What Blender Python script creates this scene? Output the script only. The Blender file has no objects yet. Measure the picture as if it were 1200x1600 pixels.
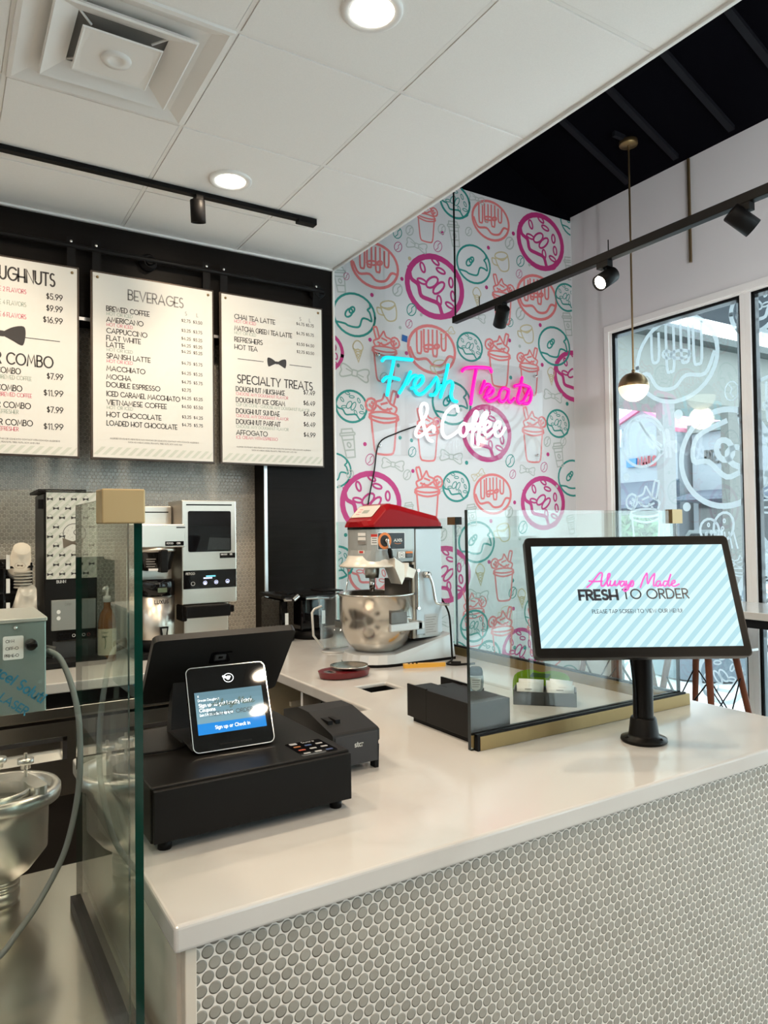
import bpy, math, random
from math import sin, cos, pi, radians as R, sqrt
from mathutils import Matrix, Vector
random.seed(7)
S = bpy.context.scene
COL = S.collection
Z0 = 1.48                     # lens height above the floor; heights below are given relative to it
# ------------------------------------------------------------------ camera
cd = bpy.data.cameras.new('camera'); cam = bpy.data.objects.new('camera', cd); COL.objects.link(cam)
cd.sensor_fit = 'VERTICAL'; cd.sensor_height = 24.0; cd.lens = 24.0 * 1124.314 / 1600.0
cd.clip_start = 0.02; cd.clip_end = 300
_y, _p, _r = -0.554794631, 0.0245843909, -0.013017091
_f = Vector((-sin(_y)*cos(_p), cos(_y)*cos(_p), sin(_p))); _rt = Vector((cos(_y), sin(_y), 0)); _u = _rt.cross(_f)
_rt, _u = cos(_r)*_rt + sin(_r)*_u, -sin(_r)*_rt + cos(_r)*_u
cam.matrix_world = Matrix(((_rt.x, _u.x, -_f.x, 0), (_rt.y, _u.y, -_f.y, 0), (_rt.z, _u.z, -_f.z, Z0), (0, 0, 0, 1)))
S.camera = cam
# ------------------------------------------------------------------ view, sky, renderer
S.view_settings.view_transform = 'Standard'; S.view_settings.look = 'None'
S.view_settings.exposure = 0.82; S.view_settings.gamma = 1.0; S.view_settings.use_curve_mapping = False
try:
    S.cycles.use_denoising = True; S.cycles.max_bounces = 10; S.cycles.diffuse_bounces = 5; S.cycles.glossy_bounces = 5
    S.cycles.transparent_max_bounces = 24; S.cycles.transmission_bounces = 6; S.cycles.sample_clamp_indirect = 5.0
    S.cycles.caustics_reflective = False; S.cycles.caustics_refractive = False; S.cycles.blur_glossy = 0.4
except Exception:
    pass
W = bpy.data.worlds.new('overcast_sky'); S.world = W; W.use_nodes = True
W.node_tree.nodes['Background'].inputs[0].default_value = (0.88, 0.95, 1.0, 1)
W.node_tree.nodes['Background'].inputs[1].default_value = 3.2
LAMP = {'down': 7.1, 'track': 1.75, 'bright': 1.6, 'pend': 1.6, 'wash': 31.0}
WARM = (1.0, 0.86, 0.68); NEUT = (1.0, 0.79, 0.57); COOL = (0.96, 0.97, 1.0)
def lamp(kind, name, loc, power, color, parent=None, size=0.1, target=None, spot=1.2, blend=0.6, sy=None):
    l = bpy.data.lights.new(name, kind); l.energy = power; l.color = color
    if kind == 'AREA':
        l.size = size
        if sy: l.shape = 'RECTANGLE'; l.size_y = sy
        else: l.shape = 'DISK'
    elif kind == 'SPOT': l.spot_size = spot; l.spot_blend = blend; l.shadow_soft_size = size
    else: l.shadow_soft_size = size
    o = bpy.data.objects.new(name, l); COL.objects.link(o)
    v = Vector(loc) + Vector((0, 0, Z0)); o.location = v
    if target is not None:
        d = Vector(target) + Vector((0, 0, Z0)) - v
        o.rotation_euler = d.to_track_quat('-Z', 'Y').to_euler()
    if parent is not None:
        o.parent = parent; o.matrix_parent_inverse = MAT[parent.name].inverted()
    return o
# ------------------------------------------------------------------ materials
def mat(name, col, rough=0.5, metal=0.0, emit=0.0, ecol=None, spec=0.5, coat=0.0, trans=0.0, noise=0.0, nscale=20.0, aniso=None):
    m = bpy.data.materials.new(name); m.use_nodes = True
    b = m.node_tree.nodes['Principled BSDF']; I = b.inputs
    I['Base Color'].default_value = (*col, 1); I['Roughness'].default_value = rough; I['Metallic'].default_value = metal
    I['Specular IOR Level'].default_value = spec; I['Coat Weight'].default_value = coat; I['Coat Roughness'].default_value = 0.05
    if emit: I['Emission Strength'].default_value = emit; I['Emission Color'].default_value = (*(ecol or col), 1)
    if trans: I['Transmission Weight'].default_value = trans
    if noise:
        n = m.node_tree.nodes; L = m.node_tree.links
        tc = n.new('ShaderNodeTexCoord'); t = n.new('ShaderNodeTexNoise'); t.inputs['Scale'].default_value = nscale; t.inputs['Detail'].default_value = 4
        src = tc.outputs['Object']
        if aniso:
            mp = n.new('ShaderNodeMapping'); mp.inputs['Scale'].default_value = aniso; L.new(src, mp.inputs[0]); src = mp.outputs[0]
        L.new(src, t.inputs['Vector'])
        mx = n.new('ShaderNodeMix'); mx.data_type = 'RGBA'
        mx.inputs[6].default_value = (*[c*(1-noise) for c in col], 1); mx.inputs[7].default_value = (*[min(1, c*(1+noise)) for c in col], 1)
        L.new(t.outputs['Fac'], mx.inputs[0]); L.new(mx.outputs[2], I['Base Color'])
        if metal > .5:
            mr = n.new('ShaderNodeMapRange'); mr.inputs[3].default_value = max(.02, rough*.7); mr.inputs[4].default_value = rough*1.35
            L.new(t.outputs['Fac'], mr.inputs[0]); L.new(mr.outputs[0], I['Roughness'])
    return m
def glass(name, tint, ior=1.5, refl=1.0):
    m = bpy.data.materials.new(name); m.use_nodes = True; n = m.node_tree.nodes; L = m.node_tree.links
    n.remove(n['Principled BSDF'])
    t = n.new('ShaderNodeBsdfTransparent'); t.inputs[0].default_value = (*tint, 1)
    g = n.new('ShaderNodeBsdfGlossy'); g.inputs['Roughness'].default_value = 0.0; g.inputs['Color'].default_value = (refl, refl, refl, 1)
    f = n.new('ShaderNodeFresnel'); ge = n.new('ShaderNodeNewGeometry'); mi = n.new('ShaderNodeMix')      # both faces of the sheet reflect alike
    mi.inputs[2].default_value = ior; mi.inputs[3].default_value = 1/ior; L.new(ge.outputs['Backfacing'], mi.inputs[0]); L.new(mi.outputs[0], f.inputs[0])
    mx = n.new('ShaderNodeMixShader'); L.new(f.outputs[0], mx.inputs[0]); L.new(t.outputs[0], mx.inputs[1]); L.new(g.outputs[0], mx.inputs[2])
    L.new(mx.outputs[0], n['Material Output'].inputs[0])
    return m
class NT:
    def __init__(s, m): s.n = m.node_tree.nodes; s.L = m.node_tree.links
    def math(s, op, a, b=None, c=None):
        k = s.n.new('ShaderNodeMath'); k.operation = op
        for i, v in enumerate((a, b, c)):
            if v is None: continue
            if isinstance(v, (int, float)): k.inputs[i].default_value = v
            else: s.L.new(v, k.inputs[i])
        return k.outputs[0]
def penny(name, tile, grout, pitch=0.0212, rad=0.455):
    m = mat(name, tile, 0.25); q = NT(m); b = q.n['Principled BSDF']
    tc = q.n.new('ShaderNodeTexCoord'); sp = q.n.new('ShaderNodeSeparateXYZ'); q.L.new(tc.outputs['Object'], sp.inputs[0])
    u = q.math('DIVIDE', q.math('ADD', sp.outputs[0], 50.0), pitch); v = q.math('DIVIDE', q.math('ADD', sp.outputs[2], 50.0), pitch*0.8660254)
    def lat(o):
        a = q.math('ADD', u, 0.5 + o); fx = q.math('SUBTRACT', q.math('FRACT', a), 0.5)
        c = q.math('ADD', q.math('MULTIPLY', v, 0.5), 0.5 + o); fy = q.math('MULTIPLY', q.math('SUBTRACT', q.math('FRACT', c), 0.5), 1.7320508)
        d = q.math('SQRT', q.math('ADD', q.math('MULTIPLY', fx, fx), q.math('MULTIPLY', fy, fy)))
        idv = q.math('ADD', q.math('MULTIPLY', q.math('FLOOR', a), 12.9898), q.math('MULTIPLY', q.math('FLOOR', c), 78.233))
        return d, idv
    d1, i1 = lat(0.0); d2, i2 = lat(0.5)
    d = q.math('MINIMUM', d1, d2); k = q.math('LESS_THAN', d1, d2)
    idv = q.math('ADD', q.math('MULTIPLY', k, i1), q.math('MULTIPLY', q.math('SUBTRACT', 1.0, k), q.math('ADD', i2, 3.7)))
    rnd = q.math('FRACT', q.math('MULTIPLY', q.math('SINE', idv), 43758.5))
    mask = q.n.new('ShaderNodeMapRange'); mask.inputs[1].default_value = rad - .012; mask.inputs[2].default_value = rad + .012; mask.inputs[3].default_value = 1; mask.inputs[4].default_value = 0
    q.L.new(d, mask.inputs[0])
    br = q.math('ADD', 0.90, q.math('MULTIPLY', rnd, 0.2))
    cm = q.n.new('ShaderNodeMix'); cm.data_type = 'RGBA'; cm.blend_type = 'MULTIPLY'; cm.inputs[0].default_value = 1; cm.inputs[6].default_value = (*tile, 1)
    cc = q.n.new('ShaderNodeCombineXYZ'); [q.L.new(br, cc.inputs[i]) for i in range(3)]; q.L.new(cc.outputs[0], cm.inputs[7])
    mx = q.n.new('ShaderNodeMix'); mx.data_type = 'RGBA'; q.L.new(mask.outputs[0], mx.inputs[0]); mx.inputs[6].default_value = (*grout, 1); q.L.new(cm.outputs[2], mx.inputs[7])
    q.L.new(mx.outputs[2], b.inputs['Base Color'])
    rr = q.n.new('ShaderNodeMapRange'); rr.inputs[3].default_value = .8; rr.inputs[4].default_value = .22; q.L.new(mask.outputs[0], rr.inputs[0]); q.L.new(rr.outputs[0], b.inputs['Roughness'])
    h = q.n.new('ShaderNodeMapRange'); h.interpolation_type = 'SMOOTHERSTEP'; h.inputs[1].default_value = rad - .10; h.inputs[2].default_value = rad + .02; h.inputs[3].default_value = 1; h.inputs[4].default_value = 0
    q.L.new(d, h.inputs[0])
    bp = q.n.new('ShaderNodeBump'); bp.inputs['Strength'].default_value = 1.0; bp.inputs['Distance'].default_value = 0.0022; q.L.new(h.outputs[0], bp.inputs['Height']); q.L.new(bp.outputs[0], b.inputs['Normal'])
    return m
def wood(name, c1, c2, rough, zscale, plank=None):
    m = mat(name, c1, rough, spec=.06); q = NT(m); b = q.n['Principled BSDF']
    tc = q.n.new('ShaderNodeTexCoord'); mp = q.n.new('ShaderNodeMapping'); mp.inputs['Scale'].default_value = (1.5, 1.5, zscale); q.L.new(tc.outputs['Object'], mp.inputs[0])
    t = q.n.new('ShaderNodeTexNoise'); t.inputs['Scale'].default_value = 3; t.inputs['Detail'].default_value = 6; q.L.new(mp.outputs[0], t.inputs['Vector'])
    mx = q.n.new('ShaderNodeMix'); mx.data_type = 'RGBA'; mx.inputs[6].default_value = (*c1, 1); mx.inputs[7].default_value = (*c2, 1); q.L.new(t.outputs['Fac'], mx.inputs[0])
    q.L.new(mx.outputs[2], b.inputs['Base Color'])
    hgt = t.outputs['Fac']
    if plank:
        sp = q.n.new('ShaderNodeSeparateXYZ'); q.L.new(tc.outputs['Object'], sp.inputs[0])
        v = q.math('DIVIDE', q.math('ADD', sp.outputs[2], 20.0), plank[1]); row = q.math('FLOOR', v)
        u = q.math('ADD', q.math('DIVIDE', q.math('ADD', sp.outputs[0], 20.0), plank[0]), q.math('MULTIPLY', row, 0.37))
        ez = q.math('LESS_THAN', q.math('FRACT', v), .012); ex = q.math('LESS_THAN', q.math('FRACT', u), .0035)
        g = q.math('MAXIMUM', ez, ex); hgt = q.math('SUBTRACT', q.math('MULTIPLY', hgt, .35), q.math('MULTIPLY', g, 1.0))
    bp = q.n.new('ShaderNodeBump'); bp.inputs['Strength'].default_value = .35; bp.inputs['Distance'].default_value = .002; q.L.new(hgt, bp.inputs['Height']); q.L.new(bp.outputs[0], b.inputs['Normal'])
    return m
def quartz(name):
    m = mat(name, (.555, .54, .52), 0.14); q = NT(m); b = q.n['Principled BSDF']
    tc = q.n.new('ShaderNodeTexCoord'); n1 = q.n.new('ShaderNodeTexNoise'); n1.inputs['Scale'].default_value = 1.6; n1.inputs['Detail'].default_value = 5; q.L.new(tc.outputs['Object'], n1.inputs['Vector'])
    wv = q.math('ABSOLUTE', q.math('SUBTRACT', n1.outputs['Fac'], .5)); v = q.n.new('ShaderNodeMapRange'); v.inputs[1].default_value = 0; v.inputs[2].default_value = .05; v.inputs[3].default_value = .55; v.inputs[4].default_value = 0; q.L.new(wv, v.inputs[0])
    mx = q.n.new('ShaderNodeMix'); mx.data_type = 'RGBA'; q.L.new(v.outputs[0], mx.inputs[0]); mx.inputs[6].default_value = (.555, .54, .52, 1); mx.inputs[7].default_value = (.50, .48, .455, 1); q.L.new(mx.outputs[2], b.inputs['Base Color'])
    return m
M = {}
M['quartz'] = quartz('white_quartz')
M['penny'] = penny('penny_tile_grey', (.30, .288, .255), (.72, .69, .64))
M['penny_back'] = penny('penny_tile_back', (.46, .44, .39), (.64, .61, .54))
M['darkwood'] = wood('dark_stained_wood', (.006, .0055, .005), (.014, .012, .011), .40, 22, (1.2, .156))
M['black'] = mat('black_powder_coat', (.006, .006, .0065), .45, spec=.12)
M['blackgloss'] = mat('black_gloss_plastic', (.005, .005, .006), .02, spec=.4)
M['blacksatin'] = mat('black_satin_plastic', (.0065, .006, .0055), .38, spec=.13)
M['charcoal'] = mat('charcoal_plastic', (.035, .035, .037), .5, spec=.25)
M['ceil_tile'] = mat('white_ceiling_tile', (.88, .87, .85), .9, noise=.05, nscale=260)
M['tbar'] = mat('white_ceiling_bar', (.86, .85, .83), .6)
M['gap'] = mat('dark_reveal', (.22, .21, .20), .9)
M['whitemetal'] = mat('white_painted_metal', (.80, .79, .77), .35)
M['whitewall'] = mat('white_wall_paint', (.70, .69, .69), .75, noise=.02, nscale=3)
M['muralbase'] = mat('white_wallpaper', (.58, .58, .59), .6)
M['ceilblack'] = mat('black_ceiling_paint', (.0015, .0015, .003), .9, spec=.05)
M['beam'] = mat('dark_grey_rafter', (.010, .011, .014), .6, spec=.1)
M['steel'] = mat('brushed_stainless_steel', (.66, .61, .54), .32, 1.0)
M['steel_h'] = mat('brushed_stainless_table', (.70, .67, .61), .21, 1.0)
M['alum'] = mat('cast_aluminium', (.66, .66, .63), .33, 1.0)
M['chrome'] = mat('polished_chrome', (.75, .74, .72), .08, 1.0)
M['bowl'] = mat('polished_bowl_steel', (.60, .57, .52), .20, 1.0)
M['silverpaint'] = mat('silver_grey_paint', (.42, .44, .44), .32, .35)
M['silverlight'] = mat('light_silver_enamel', (.55, .57, .58), .3, .2)
M['red'] = mat('glossy_red_cover', (.27, .004, .008), .3, spec=.12)
M['darkred'] = mat('dark_red_plastic', (.13, .008, .012), .3)
M['brass'] = mat('brushed_brass', (.27, .19, .085), .38, .85)
M['brassdk'] = mat('aged_brass', (.30, .21, .11), .32, .9)
M['bracket'] = mat('satin_gold_bracket', (.41, .30, .15), .45, .5)
M['glass'] = glass('clear_guard_glass', (.93, .975, .965))
M['glassg'] = glass('green_guard_glass', (.86, .915, .87))
M['glassf'] = glass('front_guard_glass', (.95, .965, .95))
M['acrylic'] = glass('clear_acrylic', (.97, .97, .97), 1.3)
M['winglass'] = glass('window_glass', (.90, .97, .97))
M['jug'] = glass('clear_jug_plastic', (.93, .95, .95), 1.42)
M['edgegreen'] = mat('green_glass_edge', (.0, .030, .020), .1)
M['edgedark'] = mat('dark_glass_edge', (.004, .012, .016), .15)
M['edgelight'] = mat('pale_glass_edge', (.55, .72, .66), .15)
M['paper'] = mat('white_paper', (.80, .80, .79), .7)
M['card'] = mat('cream_board_print', (.69, .675, .63), .6, spec=.2)
M['ink'] = mat('black_ink', (.030, .026, .026), .6)
M['inkgrey'] = mat('grey_ink', (.22, .21, .20), .6)
M['inkpink'] = mat('pink_ink', (.62, .16, .22), .6)
M['inkgreen'] = mat('sage_ink', (.33, .40, .34), .6)
M['stripe'] = mat('sage_stripe', (.55, .57, .50), .6)
M['m_m'] = mat('magenta_print', (.42, .022, .16), .6)
M['m_c'] = mat('coral_print', (.62, .16, .16), .6)
M['m_t'] = mat('teal_print', (.010, .22, .19), .6)
M['m_g'] = mat('pale_grey_print', (.36, .40, .37), .6)
M['m_y'] = mat('pale_yellow_print', (.48, .41, .25), .6)
M['cyanneon'] = mat('cyan_neon', (.0, .5, .6), .4, emit=.56, ecol=(.0, .62, .80))
M['pinkneon'] = mat('pink_neon', (.7, .0, .3), .4, emit=.58, ecol=(1.0, .0, .28))
M['whiteneon'] = mat('white_neon', (.9, .9, .95), .4, emit=.50, ecol=(.92, .97, 1.0))
M['lampglow'] = mat('lit_diffuser', (1, .95, .85), .5, emit=9.0, ecol=(1.0, .93, .80))
M['globe'] = mat('lit_opal_glass', (1, .92, .75), .4, emit=.58, ecol=(1.0, .80, .44))
M['bulb'] = mat('lit_track_lens', (1, .95, .85), .4, emit=22.0, ecol=(1.0, .90, .72))
M['vinyl'] = bpy.data.materials.new('frosted_window_vinyl'); M['vinyl'].use_nodes = True
_n = M['vinyl'].node_tree.nodes; _L = M['vinyl'].node_tree.links; _n.remove(_n['Principled BSDF'])
_d = _n.new('ShaderNodeBsdfDiffuse'); _d.inputs[0].default_value = (.48, .51, .53, 1); _t = _n.new('ShaderNodeBsdfTranslucent'); _t.inputs[0].default_value = (.46, .50, .53, 1); _tr = _n.new('ShaderNodeBsdfTransparent')
_a = _n.new('ShaderNodeMixShader'); _a.inputs[0].default_value = .6; _L.new(_d.outputs[0], _a.inputs[1]); _L.new(_t.outputs[0], _a.inputs[2])
_b = _n.new('ShaderNodeMixShader'); _b.inputs[0].default_value = .12; _L.new(_a.outputs[0], _b.inputs[1]); _L.new(_tr.outputs[0], _b.inputs[2]); _L.new(_b.outputs[0], _n['Material Output'].inputs[0])
# ------------------------------------------------------------------ mesh builder
class MB:
    def __init__(s): s.v = []; s.f = []; s.m = []; s.sm = []
    def add(s, vs, fs, mi=0, smooth=False):
        o = len(s.v); s.v += [tuple(p) for p in vs]
        for f in fs: s.f.append([i + o for i in f]); s.m.append(mi); s.sm.append(smooth)
        return s
    def box(s, x0, x1, y0, y1, z0, z1, mi=0):
        if isinstance(mi, int): mi = [mi]*6       # order -x +x -y +y -z +z
        vs = [(x, y, z) for x in (x0, x1) for y in (y0, y1) for z in (z0, z1)]
        for k, f in enumerate([(0, 1, 3, 2), (4, 6, 7, 5), (0, 4, 5, 1), (2, 3, 7, 6), (0, 2, 6, 4), (1, 5, 7, 3)]): s.add([vs[i] for i in f], [(0, 1, 2, 3)], mi[k]) if len(set(mi)) > 1 else None
        if len(set(mi)) == 1: s.add(vs, [(0, 1, 3, 2), (4, 6, 7, 5), (0, 4, 5, 1), (2, 3, 7, 6), (0, 2, 6, 4), (1, 5, 7, 3)], mi[0])
        return s
    def prism(s, poly, ax, a, b, mi=0, smooth=False, poly2=None):
        def pt(p, h): return (h, p[0], p[1]) if ax == 'x' else (p[0], h, p[1]) if ax == 'y' else (p[0], p[1], h)
        n = len(poly); q = poly2 or poly; vs = [pt(p, a) for p in poly] + [pt(p, b) for p in q]
        s.add(vs, [[i, (i+1) % n, n + (i+1) % n, n + i] for i in range(n)], mi, smooth)
        s.add([pt(p, a) for p in poly], [list(range(n))[::-1]], mi); s.add([pt(p, b) for p in q], [list(range(n))], mi)
        return s
    def lathe(s, prof, c=(0, 0, 0), ax='z', n=32, mi=0, smooth=True, cap=True):
        vs = []; k = len(prof)
        for i in range(n):
            a = 2*pi*i/n
            for r, h in prof:
                p = (r*cos(a), r*sin(a), h)
                if ax == 'x': p = (h, p[0], p[1])
                elif ax == 'y': p = (p[0], h, p[1])
                vs.append((p[0]+c[0], p[1]+c[1], p[2]+c[2]))
        fs = [[i*k+j, ((i+1) % n)*k+j, ((i+1) % n)*k+j+1, i*k+j+1] for i in range(n) for j in range(k-1)]
        s.add(vs, fs, mi, smooth)
        if cap:
            for j in (0, k-1):
                if prof[j][0] > 1e-6: s.add([vs[i*k+j] for i in range(n)], [list(range(n))], mi)
        return s
    def tube(s, pts, r, n=8, mi=0, closed=False, rr=None):
        P = [Vector(p) for p in pts]; k = len(P); vs = []; up = None
        for i in range(k):
            a = P[i-1] if (i > 0 or closed) else P[i]; b = P[(i+1) % k] if (i < k-1 or closed) else P[i]
            t = (b - a); t = t.normalized() if t.length > 1e-9 else Vector((0, 0, 1))
            if up is None:
                up = Vector((0, 0, 1)) if abs(t.z) < .9 else Vector((1, 0, 0))
            u = (up - t*up.dot(t)); u = u.normalized() if u.length > 1e-6 else t.orthogonal().normalized(); w = t.cross(u); up = u
            q = rr[i] if rr else r
            vs += [P[i] + q*(cos(2*pi*j/n)*u + sin(2*pi*j/n)*w) for j in range(n)]
        m = k if closed else k-1
        s.add(vs, [[i*n+j, i*n+(j+1) % n, ((i+1) % k)*n+(j+1) % n, ((i+1) % k)*n+j] for i in range(m) for j in range(n)], mi, True)
        if not closed: s.add(vs[:n], [list(range(n))[::-1]], mi); s.add(vs[-n:], [list(range(n))], mi)
        return s
    def ball(s, c, r, mi=0, n=10, sc=(1, 1, 1)):
        prof = [(r*sin(pi*i/n), -r*cos(pi*i/n)) for i in range(n+1)]; prof[0] = (0, -r); prof[-1] = (0, r); b = MB().lathe(prof, n=2*n, cap=False)
        s.add([(c[0]+p[0]*sc[0], c[1]+p[1]*sc[1], c[2]+p[2]*sc[2]) for p in b.v], b.f, mi, True); return s
    def cells(s, xs, ys, z0, z1, on, mi=0):
        idx = {}; vs = []; fs = []
        def g(i, j, k):
            if (i, j, k) not in idx: idx[(i, j, k)] = len(vs); vs.append((xs[i], ys[j], (z0, z1)[k]))
            return idx[(i, j, k)]
        nx, ny = len(xs)-1, len(ys)-1; O = lambda i, j: 0 <= i < nx and 0 <= j < ny and on(i, j)
        for i in range(nx):
            for j in range(ny):
                if not O(i, j): continue
                fs.append([g(i, j, 1), g(i+1, j, 1), g(i+1, j+1, 1), g(i, j+1, 1)]); fs.append([g(i, j, 0), g(i, j+1, 0), g(i+1, j+1, 0), g(i+1, j, 0)])
                if not O(i-1, j): fs.append([g(i, j, 0), g(i, j, 1), g(i, j+1, 1), g(i, j+1, 0)])
                if not O(i+1, j): fs.append([g(i+1, j, 0), g(i+1, j+1, 0), g(i+1, j+1, 1), g(i+1, j, 1)])
                if not O(i, j-1): fs.append([g(i, j, 0), g(i+1, j, 0), g(i+1, j, 1), g(i, j, 1)])
                if not O(i, j+1): fs.append([g(i, j+1, 0), g(i, j+1, 1), g(i+1, j+1, 1), g(i+1, j+1, 0)])
        s.add(vs, fs, mi); return s
    def xform(s, Mx): s.v = [tuple(Mx @ Vector(p)) for p in s.v]; return s
    # flat print: a ribbon of width w along 2-D points in a frame
    def ribbon(s, F, pts, w, off=0.0, mi=0, closed=False):
        p = [Vector(q) for q in pts]; k = len(p)
        if k < 2: return s
        A = []; B = []
        for i in range(k):
            a = p[i-1] if (i > 0 or closed) else None; b = p[(i+1) % k] if (i < k-1 or closed) else None
            d1 = (p[i]-a).normalized() if a is not None and (p[i]-a).length > 1e-9 else None; d2 = (b-p[i]).normalized() if b is not None and (b-p[i]).length > 1e-9 else None
            if d1 is None: d1 = d2
            if d2 is None: d2 = d1
            if d1 is None: d1 = d2 = Vector((1, 0))
            n1 = Vector((-d1.y, d1.x)); n2 = Vector((-d2.y, d2.x)); nn = n1 + n2
            nn = nn.normalized() if nn.length > .2 else n1
            l = min(1.6, 1/max(.3, nn.dot(n1)))*w/2
            e = Vector((0, 0))
            if not closed: e = (-d1*w*.45 if i == 0 else d2*w*.45 if i == k-1 else e)
            A.append(F.p(p[i].x+nn.x*l+e.x, p[i].y+nn.y*l+e.y, off)); B.append(F.p(p[i].x-nn.x*l+e.x, p[i].y-nn.y*l+e.y, off))
        m = k if closed else k-1
        s.add(A+B, [[k+i, k+(i+1) % k, (i+1) % k, i] for i in range(m)], mi); return s
    def poly(s, F, pts, off=0.0, mi=0):
        s.add([F.p(a, b, off) for a, b in pts], [list(range(len(pts)))], mi); return s
class Fr:
    def __init__(s, O, U, V):
        s.O = Vector(O); s.U = Vector(U); s.V = Vector(V); s.N = s.U.cross(s.V)
    def p(s, u, v, o=0): return s.O + s.U*u + s.V*v + s.N*o
MAT = {}
def thing(name, label, cat, loc=(0, 0, 0), rz=0.0, rx=0.0, group=None, kind=None):
    o = bpy.data.objects.new(name, None); COL.objects.link(o); o.empty_display_size = .05
    m = Matrix.Translation(Vector(loc)+Vector((0, 0, Z0))) @ Matrix.Rotation(rz, 4, 'Z') @ Matrix.Rotation(rx, 4, 'X')
    o.matrix_world = m; MAT[o.name] = m
    if label: o['label'] = label; o['category'] = cat
    if group: o['group'] = group
    if kind: o['kind'] = kind
    return o
def obj(name, mb, ms, parent=None, world=True, bevel=0.0, seg=2, label=None, cat=None, group=None, kind=None, smooth=False):
    me = bpy.data.meshes.new(name)
    vs = mb.v
    T = Vector((0, 0, Z0))
    if parent is not None:
        pm = MAT[parent.name]
        if world: inv = pm.inverted(); vs = [inv @ (Vector(p)+T) for p in vs]
    elif world: vs = [Vector(p)+T for p in vs]
    me.from_pydata([tuple(p) for p in vs], [], mb.f)
    ms = ms if isinstance(ms, (list, tuple)) else [ms]
    for m in ms: me.materials.append(M[m] if isinstance(m, str) else m)
    me.polygons.foreach_set('material_index', mb.m); me.polygons.foreach_set('use_smooth', [bool(x or smooth) for x in mb.sm]); me.update()
    o = bpy.data.objects.new(name, me); COL.objects.link(o)
    if parent is not None: o.parent = parent; MAT[o.name] = MAT[parent.name]
    else: MAT[o.name] = Matrix.Identity(4)
    if bevel:
        b = o.modifiers.new('edge', 'BEVEL'); b.width = bevel; b.segments = seg; b.limit_method = 'ANGLE'; b.angle_limit = R(40); b.harden_normals = False
    if label: o['label'] = label
    if cat: o['category'] = cat
    if group: o['group'] = group
    if kind: o['kind'] = kind
    return o
def struct(name, mb, ms, **k): return obj(name, mb, ms, kind='structure', **k)
def copy_tree(o, parent=None):
    c = o.copy(); COL.objects.link(c); c.parent = parent if parent is not None else None
    for ch in list(o.children):
        if ch.type == 'LIGHT': continue
        copy_tree(ch, c)
    return c
def arc(cx, cy, rx, ry, a0, a1, n=8): return [(cx+rx*cos(R(a0+(a1-a0)*i/n)), cy+ry*sin(R(a0+(a1-a0)*i/n))) for i in range(n+1)]
def cat(pts, n=5, closed=False):          # Catmull-Rom through points (2-D or 3-D)
    P = [Vector(p) for p in pts]; k = len(P); out = []
    if k < 3 and not closed: return [tuple(p) for p in P]
    for i in range(k if closed else k-1):
        a = P[i-1] if (i or closed) else P[0]; b = P[i]; c = P[(i+1) % k]; d = P[(i+2) % k] if (i+2 < k or closed) else P[-1]
        for j in range(n):
            t = j/n; out.append(tuple(.5*((2*b)+(c-a)*t+(2*a-5*b+4*c-d)*t*t+(3*b-a-3*c+d)*t**3)))
    if not closed: out.append(tuple(P[-1]))
    return out
def rrect(x0, x1, y0, y1, r, n=5):
    return arc(x1-r, y1-r, r, r, 0, 90, n) + arc(x0+r, y1-r, r, r, 90, 180, n) + arc(x0+r, y0+r, r, r, 180, 270, n) + arc(x1-r, y0+r, r, r, 270, 360, n)
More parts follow.
